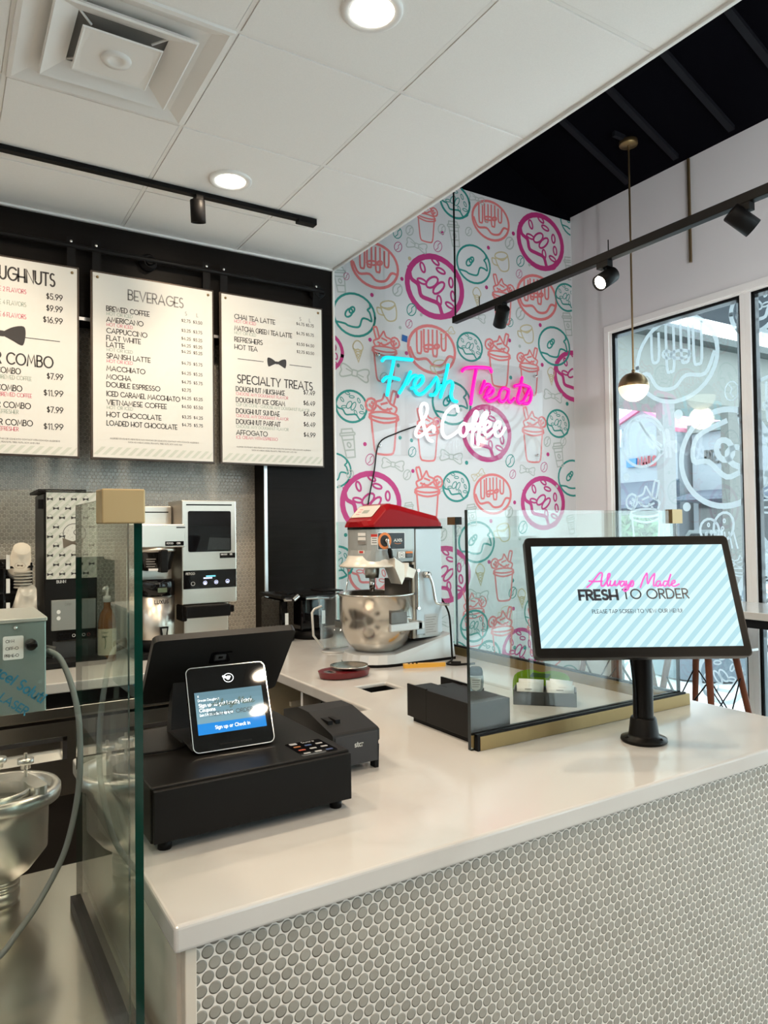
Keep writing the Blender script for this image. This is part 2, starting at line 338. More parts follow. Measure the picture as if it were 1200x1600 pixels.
# ------------------------------------------------------------------ monoline lettering
def _gl():
    G = {}; a = arc
    G['A'] = (.82, [[(0, 0), (.41, 1), (.82, 0)], [(.14, .30), (.68, .30)]])
    G['B'] = (.56, [[(0, 0), (0, 1), (.28, 1)]+a(.28, .77, .24, .23, 90, -90, 6)+[(0, .54)], [(.28, .54)]+a(.30, .27, .27, .27, 90, -90, 7)+[(0, 0)]])
    G['C'] = (.82, [a(.5, .5, .48, .5, 45, 315, 14)])
    G['D'] = (.72, [[(0, 0), (0, 1), (.25, 1)]+a(.25, .5, .47, .5, 90, -90, 10)+[(0, 0)]])
    G['E'] = (.46, [[(.46, 1), (0, 1), (0, 0), (.46, 0)], [(0, .40), (.40, .40)]])
    G['F'] = (.44, [[(.44, 1), (0, 1), (0, 0)], [(0, .42), (.38, .42)]])
    G['G'] = (.88, [a(.5, .5, .48, .5, 45, 360, 15)+[(.55, .5)]])
    G['H'] = (.66, [[(0, 0), (0, 1)], [(.66, 0), (.66, 1)], [(0, .36), (.66, .36)]])
    G['I'] = (.02, [[(0.01, 0), (0.01, 1)]])
    G['J'] = (.40, [[(.40, 1), (.40, .25)]+a(.20, .22, .20, .22, 0, -170, 6)])
    G['K'] = (.56, [[(0, 0), (0, 1)], [(.54, 1), (.02, .42), (.56, 0)]])
    G['L'] = (.42, [[(0, 1), (0, 0), (.42, 0)]])
    G['M'] = (.86, [[(0, 0), (.12, 1), (.43, .25), (.74, 1), (.86, 0)]])
    G['N'] = (.70, [[(0, 0), (0, 1), (.70, 0), (.70, 1)]])
    G['O'] = (1.0, [a(.5, .5, .5, .5, 0, 360, 20)])
    G['P'] = (.52, [[(0, 0), (0, 1), (.26, 1)]+a(.26, .72, .27, .28, 90, -90, 7)+[(0, .44)]])
    G['Q'] = (1.0, [a(.5, .5, .5, .5, 0, 360, 18), [(.6, .28), (.98, -.06)]])
    G['R'] = (.54, [[(0, 0), (0, 1), (.26, 1)]+a(.26, .74, .26, .26, 90, -90, 7)+[(0, .48)], [(.24, .48), (.54, 0)]])
    G['S'] = (.48, [a(.24, .75, .22, .25, 50, 270, 8)+a(.24, .25, .24, .25, 90, -140, 9)])
    G['T'] = (.56, [[(0, 1), (.56, 1)], [(.28, 1), (.28, 0)]])
    G['U'] = (.62, [[(0, 1), (0, .3)]+a(.31, .31, .31, .31, 180, 360, 9)+[(.62, 1)]])
    G['V'] = (.76, [[(0, 1), (.38, 0), (.76, 1)]])
    G['W'] = (1.1, [[(0, 1), (.27, 0), (.55, .85), (.83, 0), (1.1, 1)]])
    G['X'] = (.66, [[(0, 0), (.66, 1)], [(0, 1), (.66, 0)]])
    G['Y'] = (.68, [[(0, 1), (.34, .42), (.68, 1)], [(.34, .42), (.34, 0)]])
    G['Z'] = (.62, [[(0, 1), (.62, 1), (0, 0), (.62, 0)]])
    G['0'] = (.58, [a(.29, .5, .29, .5, 0, 360, 16)])
    G['1'] = (.20, [[(0, .84), (.18, 1), (.18, 0)]])
    G['2'] = (.50, [a(.25, .74, .24, .26, 165, -35, 8)+[(0, 0), (.5, 0)]])
    G['3'] = (.50, [a(.23, .76, .22, .24, 150, -90, 8), a(.24, .27, .26, .27, 90, -150, 9)])
    G['4'] = (.58, [[(.42, 0), (.42, 1), (0, .28), (.58, .28)]])
    G['5'] = (.50, [[(.46, 1), (.08, 1), (.04, .56)]+a(.22, .31, .28, .31, 110, -150, 9)])
    G['6'] = (.54, [[(.40, 1), (.06, .45)], a(.27, .29, .27, .29, 0, 360, 14)])
    G['7'] = (.50, [[(0, 1), (.5, 1), (.14, 0)]])
    G['8'] = (.52, [a(.26, .76, .21, .24, 0, 360, 12), a(.26, .26, .26, .26, 0, 360, 12)])
    G['9'] = (.54, [[(.14, 0), (.48, .55)], a(.27, .71, .27, .29, 0, 360, 14)])
    G['$'] = (.48, [a(.24, .70, .21, .20, 50, 270, 8)+a(.24, .30, .23, .20, 90, -140, 9), [(.24, 1.02), (.24, -.02)]])
    G['.'] = (.06, [[(0, 0), (.06, 0)]]); G[','] = (.08, [[(.06, .06), (0, -.12)]]); G['-'] = (.26, [[(0, .4), (.26, .4)]])
    G['&'] = (.70, [[(.70, 0), (.12, .72)]+a(.27, .82, .17, .18, 190, -60, 8)+[(.04, .36)]+a(.26, .23, .25, .23, 150, 330, 8)+[(.66, .5)]])
    G['!'] = (.03, [[(0, 1), (0, .3)], [(0, .04), (.01, .0)]]); G["'"] = (.03, [[(0, 1), (0, .75)]]); G[':'] = (.06, [[(0, .1), (.04, .1)], [(0, .6), (.04, .6)]])
    G['/'] = (.4, [[(0, 0), (.4, 1)]]); G['(' ] = (.2, [a(.3, .5, .3, .6, 130, 230, 6)]); G[')'] = (.2, [a(-.1, .5, .3, .6, 50, -50, 6)])
    # lower case, x-height .66
    x = .66
    bowl = lambda cx=.26: a(cx, .32, .26, .32, 0, 360, 14)
    G['a'] = (.52, [bowl(), [(.52, x), (.52, 0)]]); G['b'] = (.52, [bowl(), [(0, 1), (0, 0)]]); G['c'] = (.46, [a(.26, .32, .26, .32, 45, 315, 10)])
    G['d'] = (.52, [bowl(), [(.52, 1), (.52, 0)]]); G['e'] = (.52, [[(0, .33), (.52, .33)]+a(.26, .32, .26, .32, 0, 310, 12)]); G['f'] = (.30, [[(.10, 0), (.10, .8)]+a(.26, .82, .16, .18, 180, 80, 5), [(0, x), (.28, x)]])
    G['g'] = (.52, [bowl(), [(.52, x), (.52, -.1)]+a(.27, -.1, .25, .2, 0, -150, 7)]); G['h'] = (.46, [[(0, 1), (0, 0)], [(0, .4)]+a(.23, .42, .23, .23, 180, 0, 7)+[(.46, 0)]])
    G['i'] = (.02, [[(0, x), (0, 0)], [(0, .9), (.01, .92)]]); G['k'] = (.42, [[(0, 1), (0, 0)], [(.4, x), (.02, .28), (.42, 0)]]); G['l'] = (.02, [[(0, 1), (0, 0)]])
    G['m'] = (.74, [[(0, x), (0, 0)], [(0, .45)]+a(.185, .46, .185, .19, 180, 0, 6)+[(.37, 0)], [(.37, .45)]+a(.555, .46, .185, .19, 180, 0, 6)+[(.74, 0)]])
    G['n'] = (.46, [[(0, x), (0, 0)], [(0, .4)]+a(.23, .42, .23, .23, 180, 0, 7)+[(.46, 0)]]); G['o'] = (.52, [bowl()]); G['p'] = (.52, [bowl(), [(0, x), (0, -.3)]])
    G['r'] = (.30, [[(0, x), (0, 0)], [(0, .4)]+a(.22, .42, .22, .22, 180, 70, 5)]); G['s'] = (.38, [a(.19, .48, .17, .17, 50, 270, 7)+a(.19, .16, .19, .16, 90, -140, 8)])
    G['t'] = (.32, [[(.12, .9), (.12, .15)]+a(.26, .15, .14, .15, 180, 290, 5), [(0, x), (.30, x)]]); G['u'] = (.46, [[(0, x), (0, .24)]+a(.23, .24, .23, .24, 180, 360, 7), [(.46, x), (.46, 0)]])
    G['v'] = (.46, [[(0, x), (.23, 0), (.46, x)]]); G['w'] = (.7, [[(0, x), (.18, 0), (.35, x), (.52, 0), (.7, x)]]); G['y'] = (.46, [[(0, x), (.24, .04)], [(.46, x), (.16, -.3)]]); G['x'] = (.42, [[(0, x), (.42, 0)], [(.42, x), (0, 0)]])
    return G
GL = _gl()
def twidth(t, h, tr=.22, sp=.42):
    w = 0
    for c in t: w += (sp if c == ' ' else GL[c][0] + tr)*h if c == ' ' or c in GL else 0
    return w - tr*h
def text(mb, F, t, u, v, h, st=.11, mi=0, tr=.22, sp=.42, width=None, align='l', off=.0006, rot=0.0):
    w = twidth(t, h, tr, sp); k = 1.0 if width is None else width/w; w *= k
    x = u - (w/2 if align == 'c' else w if align == 'r' else 0); cr, sr = cos(rot), sin(rot); u0 = x; x = 0.0
    for c in t:
        if c == ' ': x += sp*h*k; continue
        if c not in GL: continue
        gw, ss = GL[c]
        for s_ in ss:
            pts = [(x + a*h*k, b*h) for a, b in s_]; pts = [(u0 + a*cr - b*sr, v + a*sr + b*cr) for a, b in pts]
            mb.ribbon(F, pts, st*h, off, mi)
        x += (gw + tr)*h*k
    return mb
MURAL=[('ds','m',2.788,1.6,0.216,-8,1),('ds','m',3.749,2.093,0.211,-8,1),('ds','m',2.277,0.166,0.198,-8,1),('ds','m',3.21,0.654,0.198,-8,1),('ds','m',3.726,0.178,0.195,-8,1),('ds','m',2.836,-0.301,0.189,-8,1),('ds','m',1.955,1.074,0.126,-8,1),('ds','m',4.066,1.135,0.193,-8,1),('ds','c',2.26,-0.256,0.142,0,1),('ds','t',2.964,2.209,0.121,10,1),('ds','t',3.071,1.235,0.104,10,1),('ds','t',4.001,1.722,0.11,10,1),('ds','t',2.143,0.755,0.105,10,1),('ds','t',3.889,0.766,0.109,10,1),('ds','t',2.937,0.282,0.107,10,1),('ds','t',2.038,-0.193,0.104,10,1),('ds','t',3.071,-0.656,0.112,10,1),('dp','t',3.116,1.81,0.136,0,1),('dp','t',2.173,1.322,0.138,0,1),('dp','t',3.865,1.338,0.147,0,1),('dp','t',4.084,2.317,0.121,0,1),('dp','t',2.911,0.838,0.149,0,1),('dp','t',2.019,0.36,0.108,0,1),('dp','t',4.031,0.367,0.139,0,1),('dp','t',3.104,-0.092,0.143,0,1),('dr','c',2.325,1.656,0.152,0,1),('dr','c',3.276,2.146,0.147,0,1),('dr','c',2.755,1.179,0.168,0,1),('dr','c',3.701,1.674,0.172,0,1),('dr','c',3.252,0.236,0.146,0,1),('sh','c',2.387,1.098,0.169,0,1),('sh','c',3.37,1.603,0.169,0,1),('sh','c',3.331,1.177,0.188,0,-1),('sh','c',3.612,1.126,0.173,0,-1),('sh','c',2.376,0.673,0.201,0,-1),('sh','c',2.708,0.612,0.167,0,1),('sh','c',3.638,0.666,0.193,0,1),('sh','c',2.701,0.215,0.183,0,1),('sh','c',3.338,-0.332,0.171,0,-1),('sh','c',3.317,-0.738,0.186,0,-1),('sh','c',2.723,2.026,0.139,0,1),('sh','c',3.635,-0.734,0.16,0,1),('cu','g',2.954,1.985,0.086,8,1),('cu','g',2.073,1.523,0.078,8,1),('cu','g',2.122,0.527,0.09,8,1),('cu','g',3.89,0.534,0.09,8,1),('cu','g',4.009,1.52,0.086,8,1),('cu','g',4.04,1.947,0.087,8,1),('cu','g',3.069,0.09,0.074,8,1),('cu','g',4.002,0.018,0.071,8,1),('cu','g',2.56,0.111,0.061,8,1),('bt','g',2.644,1.845,0.071,-8,1),('bt','g',3.136,1.451,0.066,-8,1),('bt','g',2.168,0.962,0.09,-8,1),('bt','g',3.843,0.966,0.08,-8,1),('bt','g',2.438,0.41,0.073,-8,1),('bt','g',2.899,0.478,0.081,-8,1),('bt','g',3.576,0.41,0.064,-8,1),('bt','g',3.108,-0.452,0.078,-8,1),('bt','g',3.153,2.271,0.057,-8,1),('bt','y',2.882,1.306,0.055,30,1),('bt','y',3.125,0.365,0.052,30,1),('mu','y',2.425,1.388,0.081,15,1),('mu','y',3.376,1.881,0.086,15,1),('mu','y',3.6,1.398,0.083,15,1),('mu','y',3.345,-0.026,0.08,15,1),('mu','y',2.82,1.064,0.072,15,1),('co','y',3.139,1.588,0.066,0,1),('co','y',2.193,1.099,0.067,0,1),('co','y',3.827,1.111,0.066,0,1),('co','y',3.128,-0.314,0.074,0,1),('co','y',3.5,-0.497,0.068,0,1),('be','m',2.814,1.874,0.038,-20,1),('be','m',2.499,1.808,0.033,-20,1),('be','t',2.596,1.418,0.041,-20,1),('be','m',2.575,1.323,0.029,-20,1),('be','g',2.49,1.529,0.041,-20,1),('be','t',3.545,1.912,0.041,-20,1),('be','m',3.53,1.817,0.032,-20,1),('be','g',3.444,2.022,0.045,-20,1),('be','g',3.536,1.532,0.046,-20,1),('be','t',2.496,1.898,0.037,-20,1),('be','g',2.59,1.934,0.033,-20,1),('be','t',3.437,1.454,0.032,-20,1),('be','m',2.27,0.435,0.036,-20,1),('be','t',2.586,0.497,0.033,-20,1),('be','t',3.415,0.472,0.045,-20,1),('be','m',3.437,0.378,0.032,-20,1),('be','m',3.739,0.439,0.037,-20,1),('be','t',3.524,0.004,0.045,-20,1),('be','t',3.418,-0.452,0.04,-20,1),('be','g',2.815,-0.036,0.042,-20,1),('be','t',3.166,-0.876,0.044,-20,1),('be','g',3.076,2.028,0.031,-20,1),('be','g',2.848,1.997,0.034,-20,1),('be','g',2.38,0.956,0.032,-20,1),('be','g',2.127,-0.394,0.027,-20,1),('be','g',3.048,-0.684,0.034,-20,1),('be','g',3.596,-0.298,0.041,-20,1),('be','g',2.128,0.34,0.027,-20,1),('be','g',2.544,0.348,0.033,-20,1),('be','g',3.938,0.636,0.033,-20,1),('be','g',3.776,0.627,0.037,-20,1),('be','g',2.816,0.28,0.034,-20,1),('be','g',3.395,0.112,0.04,-20,1),('be','g',2.942,-0.016,0.034,-20,1),('be','g',2.965,-0.23,0.03,-20,1),('be','m',2.118,1.551,0.023,-20,1),('do','m',2.299,1.466,0.013,0,1),('do','m',2.525,1.606,0.013,0,1),('do','m',2.853,1.972,0.014,0,1),('do','m',3.249,1.951,0.014,0,1),('do','m',3.482,2.099,0.015,0,1),('do','m',3.226,1.669,0.014,0,1),('do','m',3.727,1.476,0.015,0,1),('do','m',3.429,1.325,0.014,0,1),('do','m',3.739,1.186,0.015,0,1),('do','m',2.281,1.182,0.013,0,1),('do','m',2.552,1.13,0.013,0,1),('do','m',2.479,0.847,0.013,0,1),('do','m',2.792,0.705,0.013,0,1),('do','m',2.589,0.374,0.013,0,1),('do','m',3.45,0.18,0.014,0,1),('do','m',3.231,0.05,0.014,0,1),('do','m',3.208,-0.23,0.014,0,1),('do','m',3.421,-0.564,0.014,0,1),('do','m',2.235,0.529,0.013,0,1),('do','m',3.78,0.534,0.015,0,1),('do','t',3.027,0.444,0.014,0,1),('do','t',2.487,1.044,0.013,0,1),('do','t',3.433,1.531,0.014,0,1),('do','t',3.434,1.062,0.014,0,1),('do','t',2.582,0.571,0.013,0,1),('do','t',2.494,0.583,0.013,0,1),('do','t',2.092,-0.029,0.012,0,1),('do','t',3.419,-0.367,0.014,0,1),('do','t',3.426,-0.836,0.014,0,1),('do','t',3.522,-0.846,0.014,0,1),('do','t',3.986,0.921,0.015,0,1),('do','g',3.236,2.137,0.012,0,1),('do','g',2.671,1.396,0.011,0,1),('do','g',2.144,-0.104,0.01,0,1),('do','g',3.524,1.296,0.012,0,1),('do','y',2.587,1.75,0.013,0,1),('do','g',2.506,1.289,0.011,0,1),('do','g',3.01,0.112,0.011,0,1),('do','g',3.631,1.901,0.012,0,1),('do','g',3.864,0.302,0.012,0,1),('do','g',3.492,-0.077,0.012,0,1),('do','g',2.985,0.8,0.011,0,1),('do','g',2.052,0.264,0.01,0,1)]
DECALS=[('dr',2.964,1.089,0.3,0,1),('bow',3.234,0.581,0.174,0,1),('dp2',2.64,0.413,0.296,0,-1),('sh',3.222,0.032,0.269,0,1),('ber',2.694,-0.02,0.118,0,1),('bw',2.579,0.814,0.058,0,1),('ds',2.425,1.278,0.158,0,1),('ds',2.696,-0.936,0.164,0,1),('do',2.95,0.724,0.033,0,1),('do',3.375,0.346,0.027,0,1),('do',2.904,0.121,0.029,0,1),('dr',2.316,0.658,0.22,0,1),('ds',2.364,-0.441,0.22,0,1),('sh',2.369,0.073,0.221,0,1),('do',2.36,1.111,0.026,0,1),('loop',3.4,-1.054,0.133,0,1),('ds',2.748,-0.451,0.143,0,1),('sh',2.555,-0.304,0.138,0,1)]
NEON={
 'cyan':[[(2.348,1.053),(2.365,1.070),(2.398,1.077),(2.476,1.079),(2.570,1.082)],[(2.434,1.076),(2.422,1.014),(2.401,0.937),(2.380,0.841)],[(2.350,0.926),(2.374,0.948),(2.413,0.953),(2.468,0.947)],[(2.473,0.863),(2.513,0.919),(2.557,1.002)],[(2.530,0.925),(2.563,0.967),(2.594,0.984),(2.614,0.975)],[(2.566,0.900),(2.613,0.914),(2.652,0.952),(2.650,0.984),(2.621,0.979),(2.591,0.941),(2.589,0.893),(2.614,0.866),(2.654,0.876),(2.698,0.917)],[(2.698,0.912),(2.731,0.950),(2.759,0.987)],[(2.759,0.987),(2.774,0.954),(2.766,0.904),(2.746,0.875),(2.713,0.870)],[(2.751,0.883),(2.794,0.936)],[(2.858,1.081),(2.838,1.009),(2.815,0.928),(2.793,0.862)],[(2.806,0.898),(2.837,0.955),(2.877,0.974),(2.893,0.950),(2.879,0.890),(2.893,0.851),(2.924,0.844)]],
 'pink':[[(2.976,1.054),(2.995,1.071),(3.033,1.082),(3.117,1.093),(3.209,1.097),(3.228,1.075)],[(3.097,1.087),(3.076,1.003),(3.057,0.920),(3.044,0.839)],[(3.129,0.922),(3.147,0.959),(3.165,1.002)],[(3.143,0.944),(3.173,0.977),(3.206,0.983),(3.219,0.956),(3.179,0.921)],[(3.165,0.894),(3.218,0.914),(3.243,0.948),(3.226,0.964),(3.192,0.943),(3.178,0.896),(3.200,0.870),(3.244,0.881),(3.285,0.905)],[(3.378,0.960),(3.338,0.974),(3.302,0.943),(3.293,0.895),(3.319,0.875),(3.359,0.904),(3.384,0.966),(3.373,0.907),(3.393,0.877),(3.432,0.907)],[(3.509,1.062),(3.487,0.980),(3.463,0.915),(3.476,0.879),(3.516,0.898)],[(3.440,0.997),(3.508,1.012),(3.578,1.000)],[(3.516,0.898),(3.556,0.955),(3.578,0.994)],[(3.578,0.994),(3.595,0.964),(3.585,0.915),(3.558,0.883),(3.516,0.882)]],
 'white':[[(2.719,0.569),(2.692,0.578),(2.666,0.629),(2.647,0.691),(2.631,0.757),(2.641,0.798),(2.665,0.810),(2.683,0.795),(2.680,0.751),(2.648,0.700),(2.604,0.645),(2.591,0.608),(2.611,0.592),(2.652,0.612),(2.702,0.653),(2.735,0.663),(2.733,0.633)],[(2.933,0.780),(2.926,0.811),(2.890,0.808),(2.836,0.763),(2.805,0.701),(2.802,0.633),(2.831,0.598),(2.886,0.618),(2.943,0.656)],[(2.981,0.703),(2.952,0.677),(2.950,0.632),(2.980,0.616),(3.008,0.650),(3.006,0.690),(2.981,0.703),(3.021,0.691)],[(3.021,0.661),(3.070,0.709),(3.100,0.772),(3.085,0.791),(3.065,0.749),(3.057,0.668),(3.050,0.572)],[(3.069,0.659),(3.129,0.713),(3.183,0.773),(3.168,0.789),(3.133,0.744),(3.110,0.651),(3.100,0.568)],[(3.025,0.696),(3.083,0.705),(3.161,0.705)],[(3.134,0.673),(3.194,0.689),(3.210,0.721),(3.181,0.725),(3.155,0.687),(3.166,0.639),(3.206,0.645),(3.246,0.680)],[(3.246,0.680),(3.287,0.695),(3.298,0.727),(3.270,0.729),(3.248,0.685),(3.259,0.638),(3.299,0.640),(3.341,0.694)]],
}
ALWAYS=[[(-0.1147,0.0210),(-0.1000,0.0320),(-0.0754,0.0568),(-0.0676,0.0556),(-0.0724,0.0399),(-0.0745,0.0244),(-0.0663,0.0259)],[(-0.1063,0.0371),(-0.0915,0.0357),(-0.0712,0.0366)],[(-0.0663,0.0259),(-0.0504,0.0452),(-0.0463,0.0553),(-0.0518,0.0537),(-0.0568,0.0369),(-0.0570,0.0241),(-0.0501,0.0285)],[(-0.0473,0.0368),(-0.0505,0.0257),(-0.0425,0.0256),(-0.0346,0.0366),(-0.0372,0.0255),(-0.0291,0.0271),(-0.0224,0.0365)],[(-0.0094,0.0346),(-0.0173,0.0347),(-0.0227,0.0270),(-0.0181,0.0225),(-0.0100,0.0307),(-0.0104,0.0241),(-0.0053,0.0262)],[(-0.0040,0.0351),(-0.0048,0.0262),(0.0027,0.0267),(0.0094,0.0360),(-0.0015,0.0167),(-0.0115,0.0097),(-0.0151,0.0142),(-0.0034,0.0212),(0.0071,0.0277)],[(0.0059,0.0266),(0.0138,0.0365),(0.0147,0.0287),(0.0099,0.0221),(0.0037,0.0228)],[(0.0174,0.0193),(0.0268,0.0386),(0.0360,0.0525),(0.0394,0.0541),(0.0370,0.0357),(0.0380,0.0290),(0.0479,0.0439),(0.0581,0.0539),(0.0529,0.0355),(0.0508,0.0227),(0.0565,0.0248)],[(0.0691,0.0341),(0.0623,0.0342),(0.0572,0.0259),(0.0612,0.0214),(0.0689,0.0297),(0.0677,0.0225),(0.0734,0.0246)],[(0.0861,0.0339),(0.0792,0.0340),(0.0746,0.0257),(0.0786,0.0212),(0.0864,0.0294),(0.0985,0.0533),(0.0900,0.0349),(0.0873,0.0222),(0.0935,0.0243)],[(0.0954,0.0265),(0.1040,0.0303),(0.1050,0.0359),(0.0982,0.0332),(0.0960,0.0237),(0.1024,0.0209),(0.1139,0.0263)]]
# ------------------------------------------------------------------ line-art motifs (unit size, y up)
def ell(cx, cy, rx, ry, rot=0, n=14):
    c, s = cos(R(rot)), sin(R(rot)); return [(cx+rx*cos(2*pi*i/n)*c-ry*sin(2*pi*i/n)*s, cy+rx*cos(2*pi*i/n)*s+ry*sin(2*pi*i/n)*c) for i in range(n)]
def motif(k):            # -> list of (points, closed, width)
    o = []
    C = lambda p, w=.06, n=4: o.append((cat(p, n), False, w))
    E = lambda *a, w=.06: o.append((ell(*a), True, w))
    if k == 'ds':
        o.append((ell(0, 0, .92, .92, 0, 30), True, .155))
        C([(-.90, .30), (-.80, 0), (-.55, -.12), (-.42, -.42), (-.12, -.46), (.18, -.50), (.36, -.80), (.62, -.74), (.70, -.62)], .115)
        E(-.12, .10, .13, .24, -40, w=.06); E(.12, .0, .11, .26, -35, w=.06)
        for a, b, r in ((-.48, .45, 25), (.12, .55, 80), (-.45, .02, 85), (.50, .30, 10), (.62, -.1, 15), (.18, -.38, 15), (.55, -.42, 75), (-.1, .78, 60)): E(a, b, .07, .15, r, w=.055)
    elif k == 'dp':
        o.append((ell(0, 0, .95, .95, 0, 28), True, .075))
        C([(-.80, -.42), (-.45, -.45), (-.30, -.52), (0, -.55), (.22, -.48), (.35, -.12), (.58, -.10), (.78, -.16), (.70, .20), (.60, .32), (.72, .45), (.70, .62)], .065)
        E(-.26, .05, .13, .22, -35, w=.06); E(-.12, .20, .10, .16, -35, w=.06)
    elif k == 'dp2':
        o.append((ell(0, 0, 1, 1, 0, 40), True, .11))
        C([(.05, .75), (-.60, .50), (-.70, .0), (-.35, -.05), (.05, -.40), (.45, -.30), (.90, -.40)], .10)
        E(.02, .16, .17, .22, 25, w=.11); E(.36, -.02, .30, .19, -25, w=.11)
    elif k == 'dr':
        o.append((ell(0, 0, 1, .92, 0, 32), True, .085))
        C([(-.92, -.05), (-.70, -.45), (-.25, -.40), (.05, -.62), (.45, -.55), (.70, -.20), (.92, -.20)], .075)
        for x, b in ((-.55, -.22), (-.25, -.12), (.12, -.25), (.50, .02)):
            o.append((cat([(x-.09, .78-abs(x)*.25), (x-.09, b+.1), (x, b), (x+.09, b+.1), (x+.10, .80-abs(x)*.3)], 3), False, .06))
        o.append((ell(-.12, .08, .24, .085, 8, 14), True, .06)); o.append((ell(.20, .14, .12, .075, 30, 12), True, .06))
    elif k == 'bow':
        o.append((ell(0, 0, 1, 1, 0, 30), True, .10)); C([(-.9, -.55), (-.3, .1), (.2, .8), (.5, .75), (.7, .3), (.6, -.5)], .10); C([(-.85, .35), (-.45, .75), (.1, .85), (-.3, .2), (-.9, -.3)], .10)
    elif k == 'sh':
        w = .05
        o.append((cat([(-.42, .18), (-.36, -.5), (-.30, -.92), (-.15, -1), (.15, -1), (.30, -.92), (.36, -.5), (.42, .18)], 3), False, w))
        o.append((ell(0, .22, .46, .10), True, w)); o.append((cat([(-.46, .2), (-.44, .08), (0, -.02), (.44, .08), (.46, .2)], 3), False, w))
        C([(-.36, .30), (-.42, .48), (-.22, .60), (-.1, .78), (-.02, .88), (.06, .70), (.26, .62), (.36, .46), (.36, .28)], w); C([(-.25, .45), (.0, .38), (.2, .5)], w); C([(-.1, .62), (.08, .56)], w)
        o.append((cat([(-.32, .56), (-.42, .95), (-.36, 1.0), (-.29, .98), (-.20, .62)], 3), False, w))
        o.append((ell(.42, .52, .17, .20, 20, 10), True, w))
        for a, b in ((.38, .58), (.46, .5), (.40, .45), (-.12, .42), (.12, .44), (-.2, .34)): o.append((ell(a, b, .025, .035, 0, 6), True, .025))
    elif k == 'cu':
        w = .055
        o.append(([(-.42, .55), (-.30, -.95), (.30, -.95), (.42, .55)], False, w)); o.append((rrect(-.52, .52, .55, .72, .06, 2), True, w)); o.append(([(-.42, .72), (-.36, .98), (.36, .98), (.42, .72)], False, w))
        o.append(([(-.40, .25), (.40, .25)], False, w)); o.append(([(-.34, -.45), (.34, -.45)], False, w)); o.append((ell(0, -.1, .12, .17, 15, 10), True, w))
    elif k == 'bt':
        w = .055
        o.append((cat([(-.18, .16), (-.6, .40), (-.92, .44), (-1, .2), (-.92, 0), (-1, -.3), (-.85, -.45), (-.5, -.32), (-.18, -.16)], 3), False, w))
        o.append((cat([(.18, .16), (.6, .40), (.92, .44), (1, .2), (.92, 0), (1, -.3), (.85, -.45), (.5, -.32), (.18, -.16)], 3), False, w))
        o.append((rrect(-.18, .18, -.2, .2, .06, 2), True, w)); C([(-.25, .06), (-.6, .15)], w*.8); C([(.25, -.04), (.62, -.12)], w*.8)
    elif k == 'mu':
        w = .06
        o.append((ell(0, .45, .62, .28), True, w)); o.append((cat([(-.62, .42), (-.60, -.1), (-.40, -.70), (0, -.85), (.40, -.70), (.60, -.1), (.62, .42)], 3), False, w)); o.append((cat([(-.60, .2), (-.95, .3), (-.95, -.15), (-.52, -.35)], 4), False, w)); C([(-.55, .3), (0, .05), (.55, .3)], w)
    elif k == 'co':
        w = .06
        o.append(([(-.38, .2), (.05, -1), (.42, .2)], False, w)); o.append((cat([(-.42, .2), (-.46, .5), (-.2, .92), (.15, .95), (.46, .55), (.44, .2), (.2, .12), (0, .2), (-.2, .12), (-.42, .2)], 3), False, w))
        for t in (.25, .5, .75): o.append(([(-.38+.43*t, .2-1.2*t), (.42-.2*t, .2-.6*t)], False, .04)); o.append(([(.42-.37*t, .2-1.2*t), (-.38+.2*t, .2-.6*t)], False, .04))
    elif k == 'be': o.append((ell(0, 0, .75, 1), True, .11)); C([(.2, .8), (-.05, .25), (.12, -.2), (-.15, -.8)], .10)
    elif k == 'bw': o.append((ell(0, 0, .75, 1), True, .13)); C([(.2, .6), (-.05, .25), (.12, -.2), (-.15, -.6)], .13)
    elif k == 'ber':
        o.append((ell(-.35, .1, .55, .75, 15, 16), True, .12)); o.append((ell(.45, -.1, .55, .62, -10, 16), True, .12))
        for i in range(-3, 4): o.append(([(-1.1+.3*(i+3), -1), (-.9+.25*(i+3), -.2)], False, .08))
        for a, b in ((.5, .2), (.35, -.2), (.65, -.3), (-.4, .4), (-.3, 0)): o.append((ell(a, b, .06, .1, 0, 8), True, .06))
    elif k == 'loop': o.append((cat([(-.5, 1), (-.45, -.4), (-.1, -.9), (.3, -.5), (.25, .4), (0, .8)], 4), False, .14))
    elif k == 'do': o.append(None)
    return o
def put(mb, F, k, u, v, sc, rot, fl, mi, off, clip=None, wk=1.0, xs=1.0):
    c, s = cos(R(rot)), sin(R(rot))
    for it in motif(k):
        off += .00005
        if it is None:
            p = [(u+a*sc, v+b*sc) for a, b in ell(0, 0, 1, 1, 0, 14)]
            if clip is None or all(clip(q) for q in p): mb.poly(F, p, off, mi)
            continue
        pts, cl, w = it; p = [(u+(a*fl*c-b*s)*sc*xs, v+(a*fl*s+b*c)*sc) for a, b in pts]
        if clip is None or all(clip(q) for q in p): mb.ribbon(F, p, w*sc*wk, off, mi, cl); continue
        if cl: p = p + p[:1]
        run = []                                       # keep only what lies on the sheet
        for i, q in enumerate(p):
            if clip(q):
                if not run and i:
                    a, b = p[i-1], q
                    for _ in range(12):
                        mid = ((a[0]+b[0])/2, (a[1]+b[1])/2)
                        if clip(mid): b = mid
                        else: a = mid
                    run.append(b)
                run.append(q)
            elif run:
                a, b = run[-1], q
                for _ in range(12):
                    mid = ((a[0]+b[0])/2, (a[1]+b[1])/2)
                    if clip(mid): a = mid
                    else: b = mid
                run.append(a); mb.ribbon(F, run, w*sc*wk, off, mi); run = []
        if len(run) > 1: mb.ribbon(F, run, w*sc*wk, off, mi)
